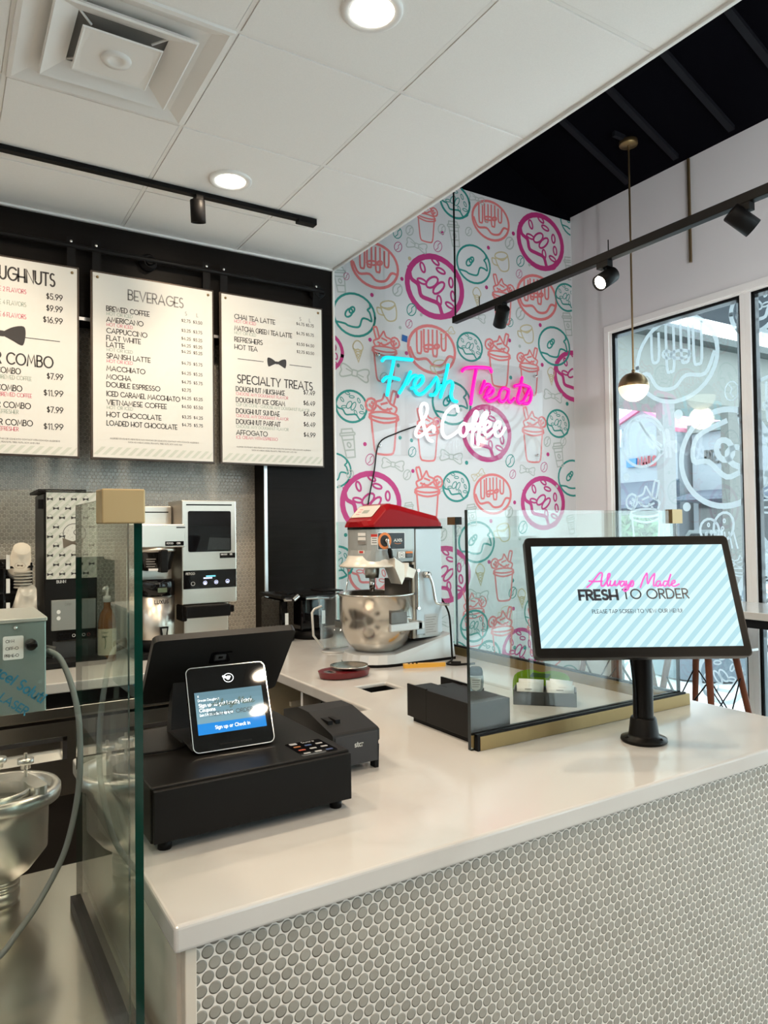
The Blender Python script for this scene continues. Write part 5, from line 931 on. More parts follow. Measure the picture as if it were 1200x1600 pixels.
mb.ribbon(Fk, [(1.064, -.206), (1.104, -.206)], .006, .0008, 2); mb.ribbon(Fk, [(1.052, -.2145), (1.088, -.2145)], .006, .0008, 1); obj('panel_print', mb, ['paper', mat('lit_button', (.6, .62, .9), .4, emit=.9, ecol=(.65, .7, 1)), mat('lit_readout', (.1, .5, .7), .4, emit=.6, ecol=(.2, .65, .85))], t)
mb = MB(); Fk = Fr((0, gy-.003, 0), (1, 0, 0), (0, 0, 1)); text(mb, Fk, 'GRINDER', 1.134, -.110, .006, .2, 0); text(mb, Fk, 'GR', 1.178, -.110, .007, .28, 0); obj('plate_lettering', mb, 'paper', t)
obj('spout', MB().box(.955, 1.165, 3.25, 3.40, -.392, -.337).box(1.165, 1.19, 3.27, 3.33, -.378, -.345).box(.950, .975, 3.30, 3.40, -.41, -.337), 'black', t, bevel=.006)
# two waffle bakers against the dark wall
for i, (x0, x1, lb) in enumerate(((1.468, 1.535, 'black waffle baker half hidden behind the register screen'), (1.585, 1.745, 'black waffle baker with chrome lid handle next to the clear jug'))):
    t = thing('waffle_baker', lb, 'waffle maker', ((x0+x1)/2, 3.45, C), group=None)
    obj('housing', MB().box(x0+.01, x1-.012, 3.40, 3.66, C+.045, -.352), 'blackgloss', t, bevel=.01); obj('base', MB().lathe([(0, C), (.105, C), (.110, C+.012), (.10, C+.040), (0, C+.045)], (x1-(.055 if i else .07), 3.46, 0), n=36), 'black', t)
    obj('lid', MB().box(x0, x1+.025, 3.36, 3.66, -.343, -.326).prism([(x1-.02, -.328), (x1+(.10 if i else .03), -.324), (x1+(.10 if i else .03), -.318), (x1-.02, -.318)], 'y', 3.40, 3.55), 'black', t, bevel=.004)
    obj('handle', MB().tube([(x0+.01, 3.345, -.345), (x1-.02, 3.345, -.347)], .009, 12).tube([(x1-.01, 3.34, -.350), (x1+(.055 if i else .02), 3.345, -.330)], .011, 12), 'chrome', t)
    obj('rating_label', MB().box(x1-.03, x1-.012, 3.398, 3.402, -.49, -.42), 'paper', t)
# ------------------------------------------------------------------ planetary mixer
t = thing('stand_mixer', 'silver floor-bowl planetary mixer with glossy red hood on the counter', 'mixer', (1.66, 2.65, C))
yc = 2.65; yn, yf = 2.53, 2.77
def plan(x0, x1, hw, r, nb=8):        # rounded nose towards -x
    return [(x1, yc-hw), (x1, yc+hw)] + [(x0+r-r*sin(R(a)), yc+hw*cos(R(a))) for a in range(0, 181, 180//nb)]
base = [(1.905, 2.50), (1.915, 2.53), (1.915, 2.77), (1.905, 2.80)] + [(1.60-.155*sin(R(a)), yc+.15*cos(R(a))) for a in range(0, 181, 15)]
top = [(1.72+(x-1.72)*.96, yc+(y-yc)*.93) for x, y in base]
obj('rubber_foot', MB().prism(base, 'z', C, C+.012), 'black', t)
mb = MB(); n = len(base)
zt = lambda x: C+.048 + max(0, min(1, (x-1.62)/.17))*.062
mb.add([(x, y, C+.012) for x, y in base]+[(x, y, zt(x)) for x, y in top], [[i, (i+1) % n, n+(i+1) % n, n+i] for i in range(n)], 0, False)
mb.add([(x, y, zt(x)) for x, y in top]+[(1.66, yc, zt(1.66))], [[i, (i+1) % n, n] for i in range(n)], 0, False)
obj('base', mb, 'silverlight', t, bevel=.006, seg=3)
col = rrect(1.722, 1.868, yn+.012, yf-.012, .022, 4)
obj('column', MB().prism(col, 'z', C+.10, .006), 'silverpaint', t, bevel=.002); obj('side_panel', MB().box(1.728, 1.862, yn+.007, yn+.013, C+.115, .002), mat('blue_grey_panel', (.46, .50, .53), .28, .25), t, bevel=.002); obj('edge_strip', MB().box(1.712, 1.724, yn+.010, yn+.030, C+.10, -.14), mat('tan_edge', (.42, .36, .28), .4), t)
hd = [(1.722, yn+.006), (1.722, yf-.006)] + [(1.548-.058*sin(R(a)), yc+.114*cos(R(a))) for a in range(0, 181, 15)]
hl = [(1.722, yn+.012), (1.722, yf-.012)] + [(1.550-.072*sin(R(a)), yc+.108*cos(R(a))) for a in range(0, 181, 15)]
mb = MB(); mb.prism(hl, 'z', -.135, -.085, smooth=False, poly2=hd); mb.prism(hd, 'z', -.085, .004)
obj('head', mb, 'silverpaint', t, bevel=.004)
obj('black_seam', MB().prism([(x-.002 if x < 1.7 else x+.148, y) for x, y in hd], 'z', .002, .012), 'black', t)
# red hood: nose low, sloped keypad face, ridge falling towards the back
def hood_ring(x, zt_, hw): return [(x, yc-hw, .012), (x, yc-hw, zt_-.022), (x, yc-hw+.022, zt_), (x, yc+hw-.022, zt_), (x, yc+hw, zt_-.022), (x, yc+hw, .012)]
st = [(1.489, .034, .050), (1.493, .037, .080), (1.505, .040, .104), (1.520, .044, .118), (1.578, .103, .120), (1.600, .110, .120), (1.645, .104, .121), (1.72, .086, .121), (1.80, .068, .120), (1.848, .058, .116), (1.866, .046, .110)]
mb = MB(); rings = [hood_ring(*s_) for s_ in st]
for a, b_ in zip(rings, rings[1:]): mb.add(a+b_, [(i, i+1, 7+i, 6+i) for i in range(5)], 0)
mb.add(rings[0], [(5, 4, 3, 2, 1, 0)]); mb.add(rings[-1], [(0, 1, 2, 3, 4, 5)])
obj('hood', mb, 'red', t, bevel=.006, seg=3)
mb = MB(); k0, k1 = Vector((1.5275, 0, .0525)), Vector((1.575, 0, .101)); V = (k1-k0).normalized(); Fk = Fr((k0.x, yc, k0.z), (0, -1, 0), V)
L_ = (k1-k0).length; kp = MB().poly(Fk, rrect(-.088, .088, 0, L_, .008, 3), .0022, 0); kp.poly(Fk, rrect(-.078, .078, .006, L_-.006, .004, 2), .0026, 1)
kp.poly(Fk, rrect(-.02, .03, .022, .042, .003, 2), .003, 2)
for i in range(3): kp.ribbon(Fk, [(-.06, .018+.014*i), (-.035, .018+.014*i)], .004, .003, 3)
obj('keypad', kp, [mat('cream_keypad', (.72, .66, .58), .5), mat('pale_keypad', (.62, .60, .56), .4), mat('lcd_grey', (.30, .34, .30), .3), 'inkpink'], t)
# side badge with dial and speed lever
FN = Fr((0, yn+.0055, 0), (1, 0, 0), (0, 0, 1)); mb = MB()
mb.poly(FN, rrect(1.538, 1.672, -.083, -.012, .001, 1), .0012, 0); mb.poly(FN, rrect(1.540, 1.670, -.081, -.014, .001, 1), .0016, 1)
mb.ribbon(FN, ell(1.572, -.046, .027, .029, 0, 28), .011, .0020, 2, True); mb.poly(FN, ell(1.572, -.046, .022, .024, 0, 24), .0022, 3)
text(mb, FN, 'AXIS', 1.617, -.050, .011, .22, 0, width=.040, off=.0022); mb.ribbon(FN, cat([(1.62, -.056), (1.635, -.060), (1.652, -.057)], 4), .0014, .0022, 2)
mb.poly(FN, rrect(1.638, 1.672, -.120, -.093, .001, 1), .0012, 0); mb.poly(FN, rrect(1.676, 1.711, -.120, -.093, .001, 1), .0012, 1); mb.poly(FN, rrect(1.676, 1.711, -.101, -.093, .001, 1), .0016, 2); mb.ribbon(FN, ell(1.655, -.107, .011, .011, 0, 16), .0012, .0016, 3, True); bowtie(mb, FN, 1.655, -.107, .005, 3, .0018)
for i in range(3): mb.ribbon(FN, [(1.680, -.106-.004*i), (1.706, -.106-.004*i)], .0014, .0016, 4)
obj('badge', mb, ['paper', mat('badge_black', (.018, .02, .026), .35), mat('badge_orange', (.75, .20, .03), .45), 'charcoal', 'inkgrey'], t)
obj('speed_lever', MB().lathe([(0, yn-.012), (.008, yn-.012), (.009, yn+.006), (0, yn+.006)], (1.577, 0, -.045), 'y', 16).tube([(1.577, yn-.008, -.045), (1.583, yn-.014, -.078)], .005, 8), 'chrome', t); obj('lever_knob', MB().tube([(1.583, yn-.014, -.076), (1.585, yn-.015, -.090), (1.590, yn-.016, -.118)], .009, 10, rr=[.007, .0105, .0085]), 'blacksatin', t)
# warning stickers wrapped on the nose
def nose(a, z): return (1.548-.0605*sin(R(a)), yc+.1165*cos(R(a)), z)
def sticker(mb, a0, a1, z0, z1, mi, e=0.0):
    k = 6; P = [Vector(nose(a0+(a1-a0)*i/k, z)) + Vector((-e*sin(R(a0+(a1-a0)*i/k)), e*cos(R(a0+(a1-a0)*i/k)), 0)) for z in (z0, z1) for i in range(k+1)]
    mb.add(P, [(i, i+1, k+2+i, k+1+i) for i in range(k)], mi)
mb = MB(); sticker(mb, 148, 170, -.062, -.018, 0); sticker(mb, 148, 170, -.029, -.018, 1, .0008)
for i in range(3): sticker(mb, 151, 167, -.037-.009*i, -.033-.009*i, 2, .0008)
for i, (m_, a0) in enumerate(((0, 108), (0, 108), (2, 108))): sticker(mb, a0, a0+24, -.025-.018*i, -.012-.018*i, m_)
sticker(mb, 108, 128, -.098, -.085, 0); sticker(mb, 112, 124, -.096, -.087, 1, .0008)
obj('warning_stickers', mb, ['paper', mat('warning_red', (.55, .03, .02), .5), 'inkgrey'], t)
# bowl guard with chute, planetary shaft, bowl on its arms
gs = mat('white_guard_steel', (.74, .70, .63), .3, .15)
mb = MB(); R0 = .125; gc = (1.578, yc)
mb.lathe([(.100, -.112), (.108, -.135), (.138, -.156), (.139, -.150), (.112, -.130), (.104, -.108)], (gc[0], gc[1], 0), n=40, cap=False)
obj('bowl_guard', mb, gs, t)
obj('feed_chute', MB().prism([(1.600, -.118), (1.655, -.150), (1.705, -.170), (1.690, -.205), (1.650, -.195), (1.632, -.228), (1.600, -.160)], 'y', yn-.030, yn+.055, poly2=None), gs, t, bevel=.002)
obj('chute_mouth', MB().lathe([(.022, -.198), (.022, -.140), (.018, -.140), (.018, -.198)], (1.655, yn-.01, 0), n=20), gs, t); obj('chute_arm', MB().tube([(1.60, yn-.008, -.112), (1.64, yn-.02, -.14)], .006, 8), 'chrome', t)
obj('guard_latch', MB().box(1.672, 1.700, yn-.02, yn+.02, -.172, -.148), 'black', t)
obj('planetary_hub', MB().lathe([(0, -.205), (.028, -.205), (.032, -.18), (.032, -.125), (0, -.125)], (1.578, yc, 0), n=28), 'alum', t); obj('beater_shaft', MB().lathe([(0, -.262), (.011, -.262), (.011, -.248), (.0125, -.247), (.0125, -.205), (0, -.205)], (1.578, yc, 0), n=20), 'chrome', t)
obj('wire_guard', MB().tube([(1.50, yc+.08, -.150), (1.50, yc+.07, -.20), (1.475, yc+.05, -.275)], .003, 6), 'chrome', t)
bc = (1.600, yc)
bp = [(0, -.537), (.04, -.534), (.08, -.520), (.115, -.492), (.140, -.455), (.154, -.415), (.160, -.37), (.160, -.278), (.166, -.276), (.167, -.270), (.163, -.267), (.156, -.272), (.155, -.37), (.149, -.415), (.135, -.452), (.11, -.487), (.076, -.513), (0, -.529)]
obj('bowl', MB().lathe(bp, (bc[0], bc[1], 0), n=64, cap=False), 'bowl', t)
obj('bowl_lift_plate', MB().box(1.700, 1.726, yn+.02, yf-.02, C+.10, -.215), mat('dark_slide', (.08, .075, .07), .35, .6), t, bevel=.004)
for y in (yn-.045, yf+.020): obj('bowl_arm', MB().box(1.565, 1.725, y, y+.024, -.418, -.385).box(1.700, 1.735, min(y, yc), max(y+.024, yc), -.418, -.385), 'silverlight', t, bevel=.004); obj('arm_clamp', MB().tube([(1.600, y+.012, -.385), (1.600, y+.012, -.365), (1.625, y+.004, -.360), (1.665, y+.004, -.368)], .007, 8), 'chrome', t)
obj('lug_plate', MB().box(1.565, 1.645, yc-.168, yc-.156, -.385, -.338), mat('dull_lug_steel', (.16, .155, .15), .5, .6), t, bevel=.002)
mb = MB().tube([(1.735, yn+.004, -.175), (1.735, yn+.004, -.335)], .0055, 8)
for z in (-.175, -.335): mb.tube([(1.735, yn+.012, z), (1.735, yn-.004, z)], .0075, 8)
obj('slide_bar', mb, 'chrome', t)
obj('lift_crank', MB().lathe([(0, yn-.02), (.014, yn-.02), (.014, yn+.01), (0, yn+.01)], (1.776, 0, -.195), 'y', 18).tube(cat([(1.776, yn-.022, -.195), (1.790, yn-.026, -.235), (1.800, yn-.03, -.300), (1.812, yn-.034, -.318), (1.858, yn-.05, -.322)], 4), .0062, 8), 'chrome', t)
mb = MB(); mb.poly(Fr((0, yn+.0065, 0), (1, 0, 0), (0, 0, 1)), rrect(1.770, 1.838, -.455, -.365, .001, 1), .0008, 0)
for i in range(7): mb.ribbon(Fr((0, yn+.0065, 0), (1, 0, 0), (0, 0, 1)), [(1.775, -.378-.0105*i), (1.828-.008*(i % 3), -.378-.0105*i)], .002, .0014, 1)
obj('rating_plate', mb, [mat('grey_plate', (.44, .46, .47), .5), 'inkgrey'], t)
obj('power_cord', MB().tube(cat([(1.872, 2.56, -.30), (1.870, 2.50, -.36), (1.862, 2.475, -.45), (1.862, 2.470, -.53), (1.862, 2.47, C+.006), (1.79, 2.41, C+.006), (1.80, 2.38, C+.006), (1.84, 2.36, C+.006), (1.885, 2.345, C+.006)], 5), .0042, 8), 'black', t); obj('plug', MB().tube([(1.79+.01, 2.395, C+.008), (1.835, 2.375, C+.008)], .009, 8), 'black', t)
# ------------------------------------------------------------------ small things on the return counter
t = thing('measuring_jug', 'clear plastic measuring jug standing between waffle baker and mixer bowl', 'jug', (1.575, 2.99, C))
jx, jy = 1.575, 2.99
obj('jug_body', MB().lathe([(0, C+.003), (.060, C+.003), (.066, C+.02), (.078, C+.245), (.081, C+.255), (.078, C+.255), (.074, C+.245), (.062, C+.022), (0, C+.012)], (jx, jy, 0), n=40, cap=False), 'jug', t)
obj('jug_rim', MB().lathe([(.077, C+.250), (.082, C+.253), (.082, C+.258), (.077, C+.258)], (jx, jy, 0), n=40), 'acrylic', t); obj('jug_base', MB().lathe([(0, C), (.064, C), (.066, C+.006), (0, C+.006)], (jx, jy, 0), n=40), mat('frosted_base', (.70, .70, .69), .2), t)
obj('handle', MB().tube([(jx-.074, jy-.01, C+.215), (jx-.115, jy-.02, C+.205), (jx-.128, jy-.022, C+.19), (jx-.122, jy-.022, C+.085), (jx-.070, jy-.01, C+.025)], .0055, 8), mat('pale_clear_handle', (.62, .62, .60), .15), t)
mb = MB()
for i in range(5): mb.tube(arc(0, 0, .001, .001, 0, 1, 1) and [(jx+.0705*cos(R(a))+.0, jy+.0705*sin(R(a)), C+.06+.035*i) for a in range(-60, -20, 8)], .0008, 4)
obj('scale_marks', mb, 'inkgrey', t)
t = thing('kitchen_scale', 'dark red kitchen scale with round steel plate before the mixer', 'scale', (1.335, 2.46, C))
sx, sy = 1.338, 2.455
obj('scale_body', MB().prism([(sx+.094*cos(R(a))-(.012 if cos(R(a)) < 0 else 0), sy+.068*sin(R(a))) for a in range(0, 360, 6)], 'z', C+.004, C+.026, 0, False, [(sx+.100*cos(R(a))-(.012 if cos(R(a)) < 0 else 0), sy+.074*sin(R(a))) for a in range(0, 360, 6)]), 'darkred', t, bevel=.006, seg=3)
obj('foot', MB().lathe([(0, C), (.05, C), (.05, C+.006), (0, C+.006)], (sx, sy, 0), n=20), 'black', t)
obj('weighing_plate', MB().lathe([(0, C+.033), (.062, C+.033), (.074, C+.036), (.074, C+.040), (.060, C+.038), (0, C+.0375)], (sx+.022, sy+.012, 0), n=40), 'bowl', t); obj('plate_hub', MB().lathe([(0, C+.024), (.03, C+.024), (.03, C+.034), (0, C+.034)], (sx+.022, sy+.012, 0), n=20), 'black', t)
mb = MB().add([(sx-.075+.022*cos(R(a)), sy-.012+.030*sin(R(a)), C+.0268) for a in range(0, 360, 20)], [list(range(18))], 0).box(sx-.082, sx-.066, sy-.030, sy+.004, C+.026, C+.0274, 1)
obj('control_face', mb, ['alum', 'blackgloss'], t)
t = thing('box_cutter', 'yellow box cutter lying in front of the mixer foot', 'knife', (1.69, 2.43, C), rz=R(-22))
obj('grip', MB().prism([(-.088, -.010), (-.080, -.014), (.05, -.011), (.088, -.009), (.090, .007), (.04, .010), (-.07, .014), (-.088, .008)], 'z', 0, .016), mat('orange_yellow_plastic', (.78, .40, .05), .35), t, world=False, bevel=.004)
mb = MB()
for i in range(3): mb.ball((-.064+.016*i, -.002, .016), .0055, n=5, sc=(1, 1, .5))
obj('slider', mb, 'blacksatin', t, world=False)
t = thing('equipment_tray', 'black metal box standing inside the guard under the hand sanitizer', 'metal box', (1.25, 1.64, C))
obj('shell', MB().box(1.180, 1.315, 1.488, 1.690, C+.014, C+.105).box(1.180, 1.186, 1.690, 1.788, C+.014, C+.108).box(1.186, 1.255, 1.690, 1.770, C+.098, C+.104).box(1.255, 1.310, 1.690, 1.735, C+.098, C+.104), mat("black_steel_box", (.012, .0115, .011), .45, spec=.16), t, bevel=.0015)
obj('back_lip', MB().box(1.312, 1.318, 1.60, 1.80, C+.085, C+.110), 'black', t); obj('foot', MB().box(1.190, 1.30, 1.495, 1.77, C, C+.014), 'black', t)
t = thing('hand_sanitizer', 'small clear hand sanitizer bottle with black cap standing on the black box', 'bottle', (1.292, 1.605, C+.105))
hb = Matrix.Translation((1.292, 1.605, C+.105)) @ Matrix.Rotation(R(-35), 4, 'Z')
sq2 = lambda w, d_, z: [(w*cos(R(a))*(1 if abs(cos(R(a))) < .7 else 1), d_*sin(R(a)), z) for a in range(0, 360, 20)]
def loft(mb, rs, mi=0):
    n_ = len(rs[0])
    for a, b_ in zip(rs, rs[1:]): mb.add(a+b_, [(i, (i+1) % n_, n_+(i+1) % n_, n_+i) for i in range(n_)], mi, True)
    mb.add(rs[0], [list(range(n_))[::-1]], mi); mb.add(rs[-1], [list(range(n_))], mi); return mb
obj('bottle_body', loft(MB(), [sq2(.017, .009, .0), sq2(.021, .011, .006), sq2(.023, .012, .025), sq2(.022, .012, .042), sq2(.020, .011, .046)]).xform(hb), mat('clear_gel', (.50, .56, .56), .06, trans=.6), t); obj('cap', loft(MB(), [sq2(.021, .012, .044), sq2(.021, .012, .054), sq2(.018, .010, .064), sq2(.012, .007, .068)]).xform(hb), 'black', t)
Fk = Fr(hb @ Vector((0, -.0125, .022)), hb.to_3x3() @ Vector((1, 0, 0)), (0, 0, 1)); mb = MB(); mb.poly(Fk, [(-.015, .016), (-.012, -.014), (0, -.020), (.012, -.014), (.015, .016)], .0004, 0)
for i in range(4): mb.ribbon(Fk, [(-.010, .010-.006*i), (.010-.003*(i % 2), .010-.006*i)], .002, .0008, 1)
obj('label', mb, [mat('label_grey', (.60, .62, .60), .6), 'inkgrey'], t)
# tea caddy with sachets
a_ = math.atan2(1.585-1.731, 1.711-1.572); t = thing('tea_caddy', 'grey open caddy holding white sachets on the counter inside the guard', 'caddy', (1.655, 1.705, C), rz=a_)
w2, d2, hh = .098, .036, .048
dk = mat('slate_plastic', (.055, .060, .065), .4)
obj('tray', MB().box(-w2, w2, -d2, -d2+.004, 0, hh-.006).box(-w2, w2, d2-.004, d2, 0, hh).box(-w2, -w2+.004, -d2, d2, 0, hh).box(w2-.004, w2, -d2, d2, 0, hh).box(-w2, w2, -d2, d2, 0, .004).box(-.003, .003, -d2, d2, 0, .036), dk, t, world=False, bevel=.001)
TC = MAT[t.name].copy(); rd = random.Random(4)
first = None
for k in range(14):
    half = -1 if k < 7 else 1; j = k % 7
    lx, ly = half*.047+rd.uniform(-.007, .007), -.026+.0075*j
    m_ = TC @ Matrix.Translation((lx, ly, rd.uniform(.006, .012)+.0024*j)) @ Matrix.Rotation(rd.uniform(-.08, .08), 4, 'Y') @ Matrix.Rotation(R(-16+rd.uniform(-3, 3)), 4, 'X')
    if first is None:
        o = thing('tea_sachet', 'white paper sachet standing in the grey caddy', 'sachet', (0, 0, -Z0), group='white sachets in the caddy')
        MAT[o.name] = Matrix.Identity(4)
        obj('envelope', loft(MB(), [[(x*.036, y*d_, z) for x, y in ((-1, -1), (1, -1), (1, 1), (-1, 1))] for z, d_ in ((0, .0008), (.006, .003), (.042, .003), (.050, .0007))]), 'paper', o, world=False)
        mb = MB(); Fk = Fr((0, -.0032, 0), (1, 0, 0), (0, 0, 1)); mb.ribbon(Fk, [(-.010, .041), (.010, .041)], .0025, .0006, 0); mb.ribbon(Fk, [(-.006, .016), (.006, .016)], .006, .0006, 0); obj('print', mb, 'inkgrey', o, world=False); first = o
    else: o = copy_tree(first)
    o.matrix_world = m_
t = thing('snack_pack', 'shiny green snack packet lying behind the caddy of sachets', 'packet', (1.71, 1.775, C), rz=a_)
pk = cat([(-.095, .0), (-.090, .070), (-.04, .092), (.0, .084), (.04, .090), (.088, .072), (.095, 0)], 4)
obj('wrapper', MB().prism(pk, 'y', -.012, .012, poly2=[(x*.96, z*.9) for x, z in pk]), mat('lime_green_foil', (.20, .36, .01), .25, .2), t, world=False, bevel=.004)
obj('print', MB().prism([(-.04, .068), (.02, .066), (.03, .079), (-.03, .082)], 'y', -.0135, -.012), mat('dark_green_panel', (.04, .09, .01), .4), t, world=False)
# ------------------------------------------------------------------ register
t = thing('cash_drawer', 'low black cash drawer on four feet at the counter end', 'cash drawer', (.515, 1.49, C))
zt0 = -.447
obj('case', MB().box(.316, .714, 1.297, 1.690, C+.018, zt0), 'blacksatin', t, bevel=.003); obj('drawer_front', MB().box(.319, .711, 1.285, 1.297, C+.021, zt0-.004), 'blacksatin', t, bevel=.0015)
for x in (.345, .690):
    for y in (1.315, 1.66): obj('foot', MB().lathe([(0, C), (.012, C), (.013, C+.018), (0, C+.018)], (x, y, 0), n=18), 'black', t)
mb = MB(); Fk = Fr((.655, 1.345, zt0), (1, .0, 0), (0, 1, 0)); mb.poly(Fk, rrect(-.040, .040, -.037, .055, .004, 3), .0005, 0)
cols = [1, 1, 2, 3, 1, 1, 4, 2, 1]
for i in range(9): mb.poly(Fk, rrect(-.032+.025*(i % 3), -.017+.025*(i % 3), -.027+.024*(i//3), -.019+.024*(i//3), .002, 2), .001, cols[i])
text(mb, Fk, 'Square', -.005, .042, .009, .16, 1, off=.001); mb.poly(Fk, rrect(-.032, -.016, .040, .052, .002, 2), .001, 1)
obj('card_sticker', mb, ['blackgloss', mat('sticker_white', (.36, .36, .37), .5), mat('sticker_blue', (.03, .06, .18), .4), mat('sticker_red', (.40, .06, .02), .4), mat('sticker_orange', (.35, .12, .03), .4)], t)
t = thing('register_screen', 'large black register screen leaning towards us with a rounded square emblem', 'register', (.535, 1.575, -.298), rz=R(-2), rx=R(42))
g0 = .157; g1 = .106
obj('screen_shell', MB().prism(rrect(-g0, g0, -g1, g1, .012, 5), 'y', -.006, .010), mat("graphite_shell", (.020, .019, .018), .40, spec=.3), t, world=False, bevel=.002)
obj('display_glass', MB().prism(rrect(-g0+.004, g0-.004, -g1+.004, g1-.004, .010, 4), 'y', .010, .0115), 'blackgloss', t, world=False)
mb = MB(); Fk = Fr((-.004, -.006, .035), (1, 0, 0), (0, 0, 1)); q = rrect(-.024, .024, -.019, .019, .006, 4); q2 = rrect(-.013, .013, -.010, .010, .002, 3)
mb.add([Fk.p(a, b_, .0006) for a, b_ in q]+[Fk.p(a, b_, .0006) for a, b_ in rrect(-.015, .015, -.012, .012, .003, 4)], [(i, (i+1) % 24, 24+(i+1) % 24, 24+i) for i in range(24)], 0); mb.poly(Fk, rrect(-.012, .012, -.0095, .0095, .002, 3), .0006, 1); mb.poly(Fk, rrect(-.005, .005, -.004, .004, .001, 2), .0012, 0)
obj('emblem', mb, ['blackgloss', mat('emblem_grey', (.11, .11, .11), .4)], t, world=False)
mb = MB().box(-.05, .05, .010, .022, -.10, -.02); obj('stand_mount', mb, 'charcoal', t, world=False)
obj('stand', MB().prism([(1.60, -.33), (1.62, -.34), (1.655, zt0+.006), (1.655, zt0), (1.54, zt0), (1.54, zt0+.006), (1.62, zt0+.008)], 'x', .44, .62), 'charcoal', t)
t = thing('customer_display', 'small rounded card terminal with lit blue sign-up screen on the cash drawer', 'card terminal', (.520, 1.459, -.363), rz=R(-3.1), rx=R(-23.7))
obj('terminal_body', MB().prism(rrect(-.085, .085, -.086, .086, .012, 6), 'y', 0, .012), mat('terminal_black', (.004, .004, .004), .03, spec=.18), t, world=False, bevel=.0012); obj('rim', MB().ribbon(Fr((0, 0, 0), (1, 0, 0), (0, 0, 1)), rrect(-.0848, .0848, -.0858, .0858, .012, 6), .0016, .0004, 0, True), 'chrome', t, world=False)
Fk = Fr((0, 0, 0), (1, 0, 0), (0, 0, 1)); sc0, sc1, sz0, sz1 = -.072, .072, -.052, .034
scr = MB(); 
for i in range(6): scr.poly(Fk, [(sc0, sz0+.022+(sz1-sz0-.022)*i/6), (sc1, sz0+.022+(sz1-sz0-.022)*i/6), (sc1, sz0+.022+(sz1-sz0-.022)*(i+1)/6), (sc0, sz0+.022+(sz1-sz0-.022)*(i+1)/6)], .0003, i)
scr.poly(Fk, [(sc0, sz0), (sc1, sz0), (sc1, sz0+.022), (sc0, sz0+.022)], .0003, 6)
ems = [mat('lit_screen_teal', (.02, .03, .04), .03, spec=.18, emit=.75, ecol=(.165-.012*i, .295-.020*i, .345-.022*i)) for i in range(6)] + [mat('lit_screen_blue', (.01, .03, .05), .03, spec=.18, emit=.75, ecol=(.012, .20, .58))]
obj('screen', scr, ems, t, world=False)
mb = MB(); text(mb, Fk, 'x', -.066, .024, .005, .16, 0); text(mb, Fk, 'Dream Doughnut', -.066, .0150, .0045, .15, 0); text(mb, Fk, 'Sign up to get Loyalty Points', -.065, .0035, .0068, .2, 0, width=.112); text(mb, Fk, 'Coupons', -.065, -.0060, .0065, .2, 0); text(mb, Fk, 'Earn 5 Points today for signing up!', -.065, -.0150, .0048, .15, 0, width=.07)
text(mb, Fk, 'Sign up or Check in', 0, -.0435, .0065, .17, 0, align='c'); 
for s_ in ALWAYS: mb.ribbon(Fk, cat([(u*.42+.005, v*.42-.008) for u, v in s_], 3), .0017, .0010, 1)
text(mb, Fk, 'FRESH TO ORDER', -.046, -.0165, .0075, .17, 2, width=.092, off=.0011)
mb.ribbon(Fk, ell(.003, .058, .0105, .0090, 0, 20), .0016, .0006, 0, True)
for dx, dy, r_ in ((.002, .058, .0042), (-.004, .060, .0026), (-.008, .062, .0022), (.006, .060, .002)): mb.poly(Fk, ell(dx, dy, r_, r_*1.1, 0, 12), .0008, 0)
mb.ribbon(Fk, [(-.03, -.0745), (.035, -.0745)], .003, .0006, 3)
obj('screen_print', mb, [mat('lit_white', (.7, .75, .8), .3, emit=.55, ecol=(.80, .88, .92)), mat('dark_green_script', (.03, .09, .08), .3), mat('dark_teal_print', (.01, .04, .06), .3), 'black'], t, world=False)
obj('dock', MB().prism([(.0, -.080), (.012, -.078), (.075, -.048), (.078, -.044), (.02, -.070), (.012, -.06)], 'x', -.086, .04), 'charcoal', t, world=False)
obj('cable', MB().tube(cat([(.44, 1.50, zt0+.004), (.40, 1.49, zt0+.003), (.34, 1.50, zt0+.003), (.30, 1.55, zt0+.002)], 4), .0022, 6), 'black', t)
t = thing('receipt_printer', 'black receipt printer standing beside the cash drawer', 'printer', (.83, 1.60, C))
prf = [(1.475, C+.018), (1.475, C+.062), (1.470, C+.068), (1.470, C+.092), (1.478, C+.096), (1.60, C+.122), (1.66, C+.122), (1.745, C+.100), (1.745, C+.018)]
obj('case', MB().prism(prf, 'x', .766, .890), mat("printer_black", (.014, .014, .014), .42, spec=.25), t, bevel=.004); obj('front_cover', MB().prism([(1.468, C+.020), (1.468, C+.088), (1.474, C+.090), (1.474, C+.018)], 'x', .772, .884), 'charcoal', t, bevel=.001)
for x in (.768, .880):
    for y in (1.475, 1.72): obj('foot', MB().prism([(x, C), (x+.010, C), (x+.012, C+.055), (x-.002, C+.055)] if x > .8 else [(x, C), (x+.010, C), (x+.012, C+.02), (x-.002, C+.02)], 'y', y, y+.022), 'black', t)
mb = MB(); text(mb, Fr((0, 1.468, 0), (1, 0, 0), (0, 0, 1)), 'star', .822, C+.060, .011, .2, 0, tr=.16); obj('lettering', mb, mat('silver_print', (.55, .55, .52), .4), t); obj('paper_slot', MB().box(.800, .812, 1.52, 1.56, C+.103, C+.114).box(.780, .792, 1.52, 1.56, C+.103, C+.114), 'black', t)
